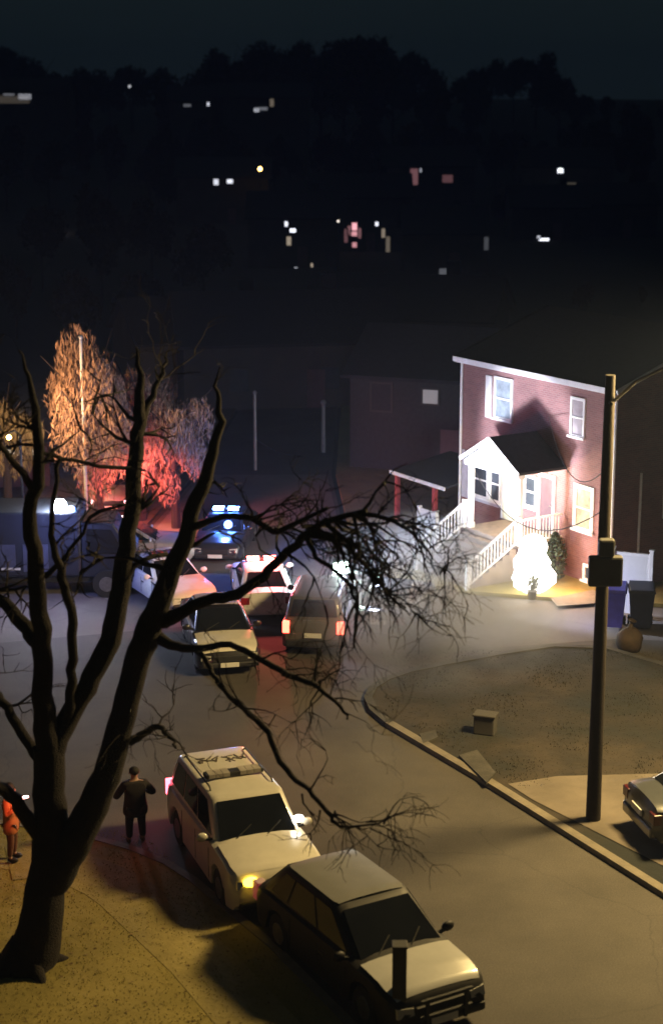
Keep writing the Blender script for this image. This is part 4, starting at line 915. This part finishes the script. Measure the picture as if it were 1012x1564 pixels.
lit_house(20, 150, 292, 18, 7, 'hilltop block with a long lit strip at the left edge', [(38, 148, 3.4, 1.4, CG(.12)), (14, 145, 3, .6, CG(.05)), (20, 152, 9, 2, WG(.012))])
lit_house(400, 165, 292, 16, 7, 'hilltop block with faint white and amber windows', [(400, 166, 3.0, .8, CG(.04)), (415, 157, 1.0, 2, WG(.035)), (392, 168, 1.4, 1, CG(.16))])
lit_house(300, 163, 292, 9, 6, 'hilltop block with two tiny lit windows beside the tall tree mass', [(286, 161, 2, .7, CG(.03)), (318, 159, .6, .9, CG(.25))])
for (px, py, Y, c_, st_, r_, lab) in [(82, 346, 230, (1, .78, .75), 7, .5, 'distant pinkish street lamp low at left'), (397, 258, 238, (1, .55, .12), 8, .5, 'distant amber street lamp above the pair of white windows'),
                                       (198, 132, 300, (.9, .92, 1), .3, .45, 'tiny white hilltop lamp against the left tree line'), (855, 260, 240, (.9, 1, .95), 2, .5, 'distant white street lamp high at right'), (797, 320, 235, (.9, .9, 1), .08, .6, 'very faint distant lamp right of centre'), (516, 338, 180, (1, .9, .8), .7, .22, 'tiny distant lamp beside the rose-lit window')]:
    q_ = AT(px, py, Y-14); gz = hill(q_.x, q_.y)
    e = empty('distant_lamp', (q_.x, q_.y, gz), 0, lab, 'street lamp', 'distant street lamps'); MB().ball((0, 0, q_.z-gz), r_*.5, 8, 6).build('lamp', glow('far_lamp_%d' % px, c_, st_), e); MB().tube([(0, 0, 0), (0, 0, q_.z-gz-r_*.4)], .08, 6).build('post', M['black'], e)
# tree line silhouettes: copies of three prototypes
random.seed(5)
protos = []
for k in range(3):
    protos.append(tree2('woodland_tree', (0, 0, 0), 10, 3.4, 6.4, 3.8, 3000, .34, M['black_leaf'], 'dark woodland tree merging into the black slope', group='black tree mass on the slope'))
def place(px, ytop, Y, k, first=False, wid=1.0):
    t_ = AT(px, ytop, Y); gz = hill(t_.x, Y); h = t_.z-gz; pr_ = protos[k]
    if not pr_.get('used'): o = pr_; pr_['used'] = 1
    else:
        o = pr_.copy(); col.objects.link(o)
        for ch in pr_.children:
            c_ = ch.copy(); col.objects.link(c_); c_.parent = o
    o.location = (t_.x, Y, gz-.3); s = h/10.; o.scale = (s*wid, s*wid, s); o.rotation_euler.z = random.uniform(0, 6); return o
top = [(-10, 62), (25, 68), (60, 80), (95, 98), (130, 96), (165, 100), (200, 92), (240, 96), (275, 104), (318, 74), (350, 66), (385, 56), (420, 60), (455, 54), (490, 52), (525, 40), (560, 44), (600, 62), (640, 70), (715, 96), (750, 84), (785, 80), (820, 72), (855, 95), (890, 138), (930, 142), (975, 150), (1015, 158), (670, 110)]
for i, (x, y) in enumerate(top): place(x, y, random.uniform(300, 420), i % 3, wid=.85)
for i in range(40):   # lower dark masses between the lights
    x = random.uniform(-20, 1030); Y = random.uniform(240, 300); place(x, random.uniform(165, 215), Y, i % 3, wid=.7)
for i, (x, y, Y) in enumerate([(60, 300, 150), (150, 270, 140), (230, 290, 150), (310, 330, 130), (20, 380, 120), (110, 400, 110), (210, 400, 112), (600, 430, 135), (660, 460, 120), (380, 430, 125), (500, 440, 128), (760, 430, 130), (890, 420, 130), (980, 430, 140), (300, 440, 105), (820, 480, 120), (560, 520, 105), (640, 560, 100), (430, 560, 102), (700, 300, 215), (765, 290, 220), (920, 290, 225), (990, 300, 220), (480, 300, 225), (250, 250, 230), (620, 300, 225)]):
    place(x, y, Y, i % 3, wid=.8)
for p_ in protos:
    if 'used' in p_: del p_['used']
for o in list(bpy.data.objects):
    if o.get('used') is not None: del o['used']

# ------------------------------------------------------------------ smoke and haze in the air
hz_m = bpy.data.materials.new('haze'); hz_m.use_nodes = True; hn = hz_m.node_tree; hn.nodes.clear()
ho = hn.nodes.new('ShaderNodeOutputMaterial'); pv = hn.nodes.new('ShaderNodeVolumePrincipled')
pv.inputs['Color'].default_value = (.42, .56, 1, 1); pv.inputs['Density'].default_value = .0006; pv.inputs['Anisotropy'].default_value = .2
hn.links.new(pv.outputs[0], ho.inputs['Volume'])
hz = MB().box(-1250, 1250, -70, 1650, -1.3, 62).build('haze', hz_m); hz['kind'] = 'stuff'; hz['label'] = 'thin smoky night haze over the street'; hz['category'] = 'haze'

# drifting smoke in front of the parked cars: a soft closed volume
sm = bpy.data.materials.new('smoke'); sm.use_nodes = True; sn = sm.node_tree; sn.nodes.clear()
so = sn.nodes.new('ShaderNodeOutputMaterial'); sv = sn.nodes.new('ShaderNodeVolumePrincipled'); sv.inputs['Color'].default_value = (.72, .77, .9, 1); sv.inputs['Anisotropy'].default_value = .1
tc = sn.nodes.new('ShaderNodeTexCoord'); ln_ = sn.nodes.new('ShaderNodeVectorMath'); ln_.operation = 'LENGTH'; sn.links.new(tc.outputs['Object'], ln_.inputs[0])
mr = sn.nodes.new('ShaderNodeMapRange'); mr.inputs['From Min'].default_value = 1; mr.inputs['From Max'].default_value = .15; sn.links.new(ln_.outputs['Value'], mr.inputs['Value'])
nz = sn.nodes.new('ShaderNodeTexNoise'); nz.inputs['Scale'].default_value = 1.8; nz.inputs['Detail'].default_value = 3; sn.links.new(tc.outputs['Object'], nz.inputs['Vector'])
nr = sn.nodes.new('ShaderNodeMapRange'); nr.inputs['From Min'].default_value = .35; nr.inputs['From Max'].default_value = .7; sn.links.new(nz.outputs['Fac'], nr.inputs['Value'])
m1 = sn.nodes.new('ShaderNodeMath'); m1.operation = 'MULTIPLY'; sn.links.new(mr.outputs[0], m1.inputs[0]); sn.links.new(nr.outputs[0], m1.inputs[1])
m2 = sn.nodes.new('ShaderNodeMath'); m2.operation = 'MULTIPLY'; m2.inputs[1].default_value = .75; sn.links.new(m1.outputs[0], m2.inputs[0]); sn.links.new(m2.outputs[0], sv.inputs['Density'])
sn.links.new(sv.outputs[0], so.inputs['Volume'])
sk = MB().ball((0, 0, 0), 1, 20, 12).build('smoke', sm); sk.location = (3.0, 48.8, 1.9); sk.scale = (4.4, 5.6, 2.6)
tag(sk, 'thin grey-blue smoke drifting low over the junction beside the parked cars', 'smoke', kind='stuff')
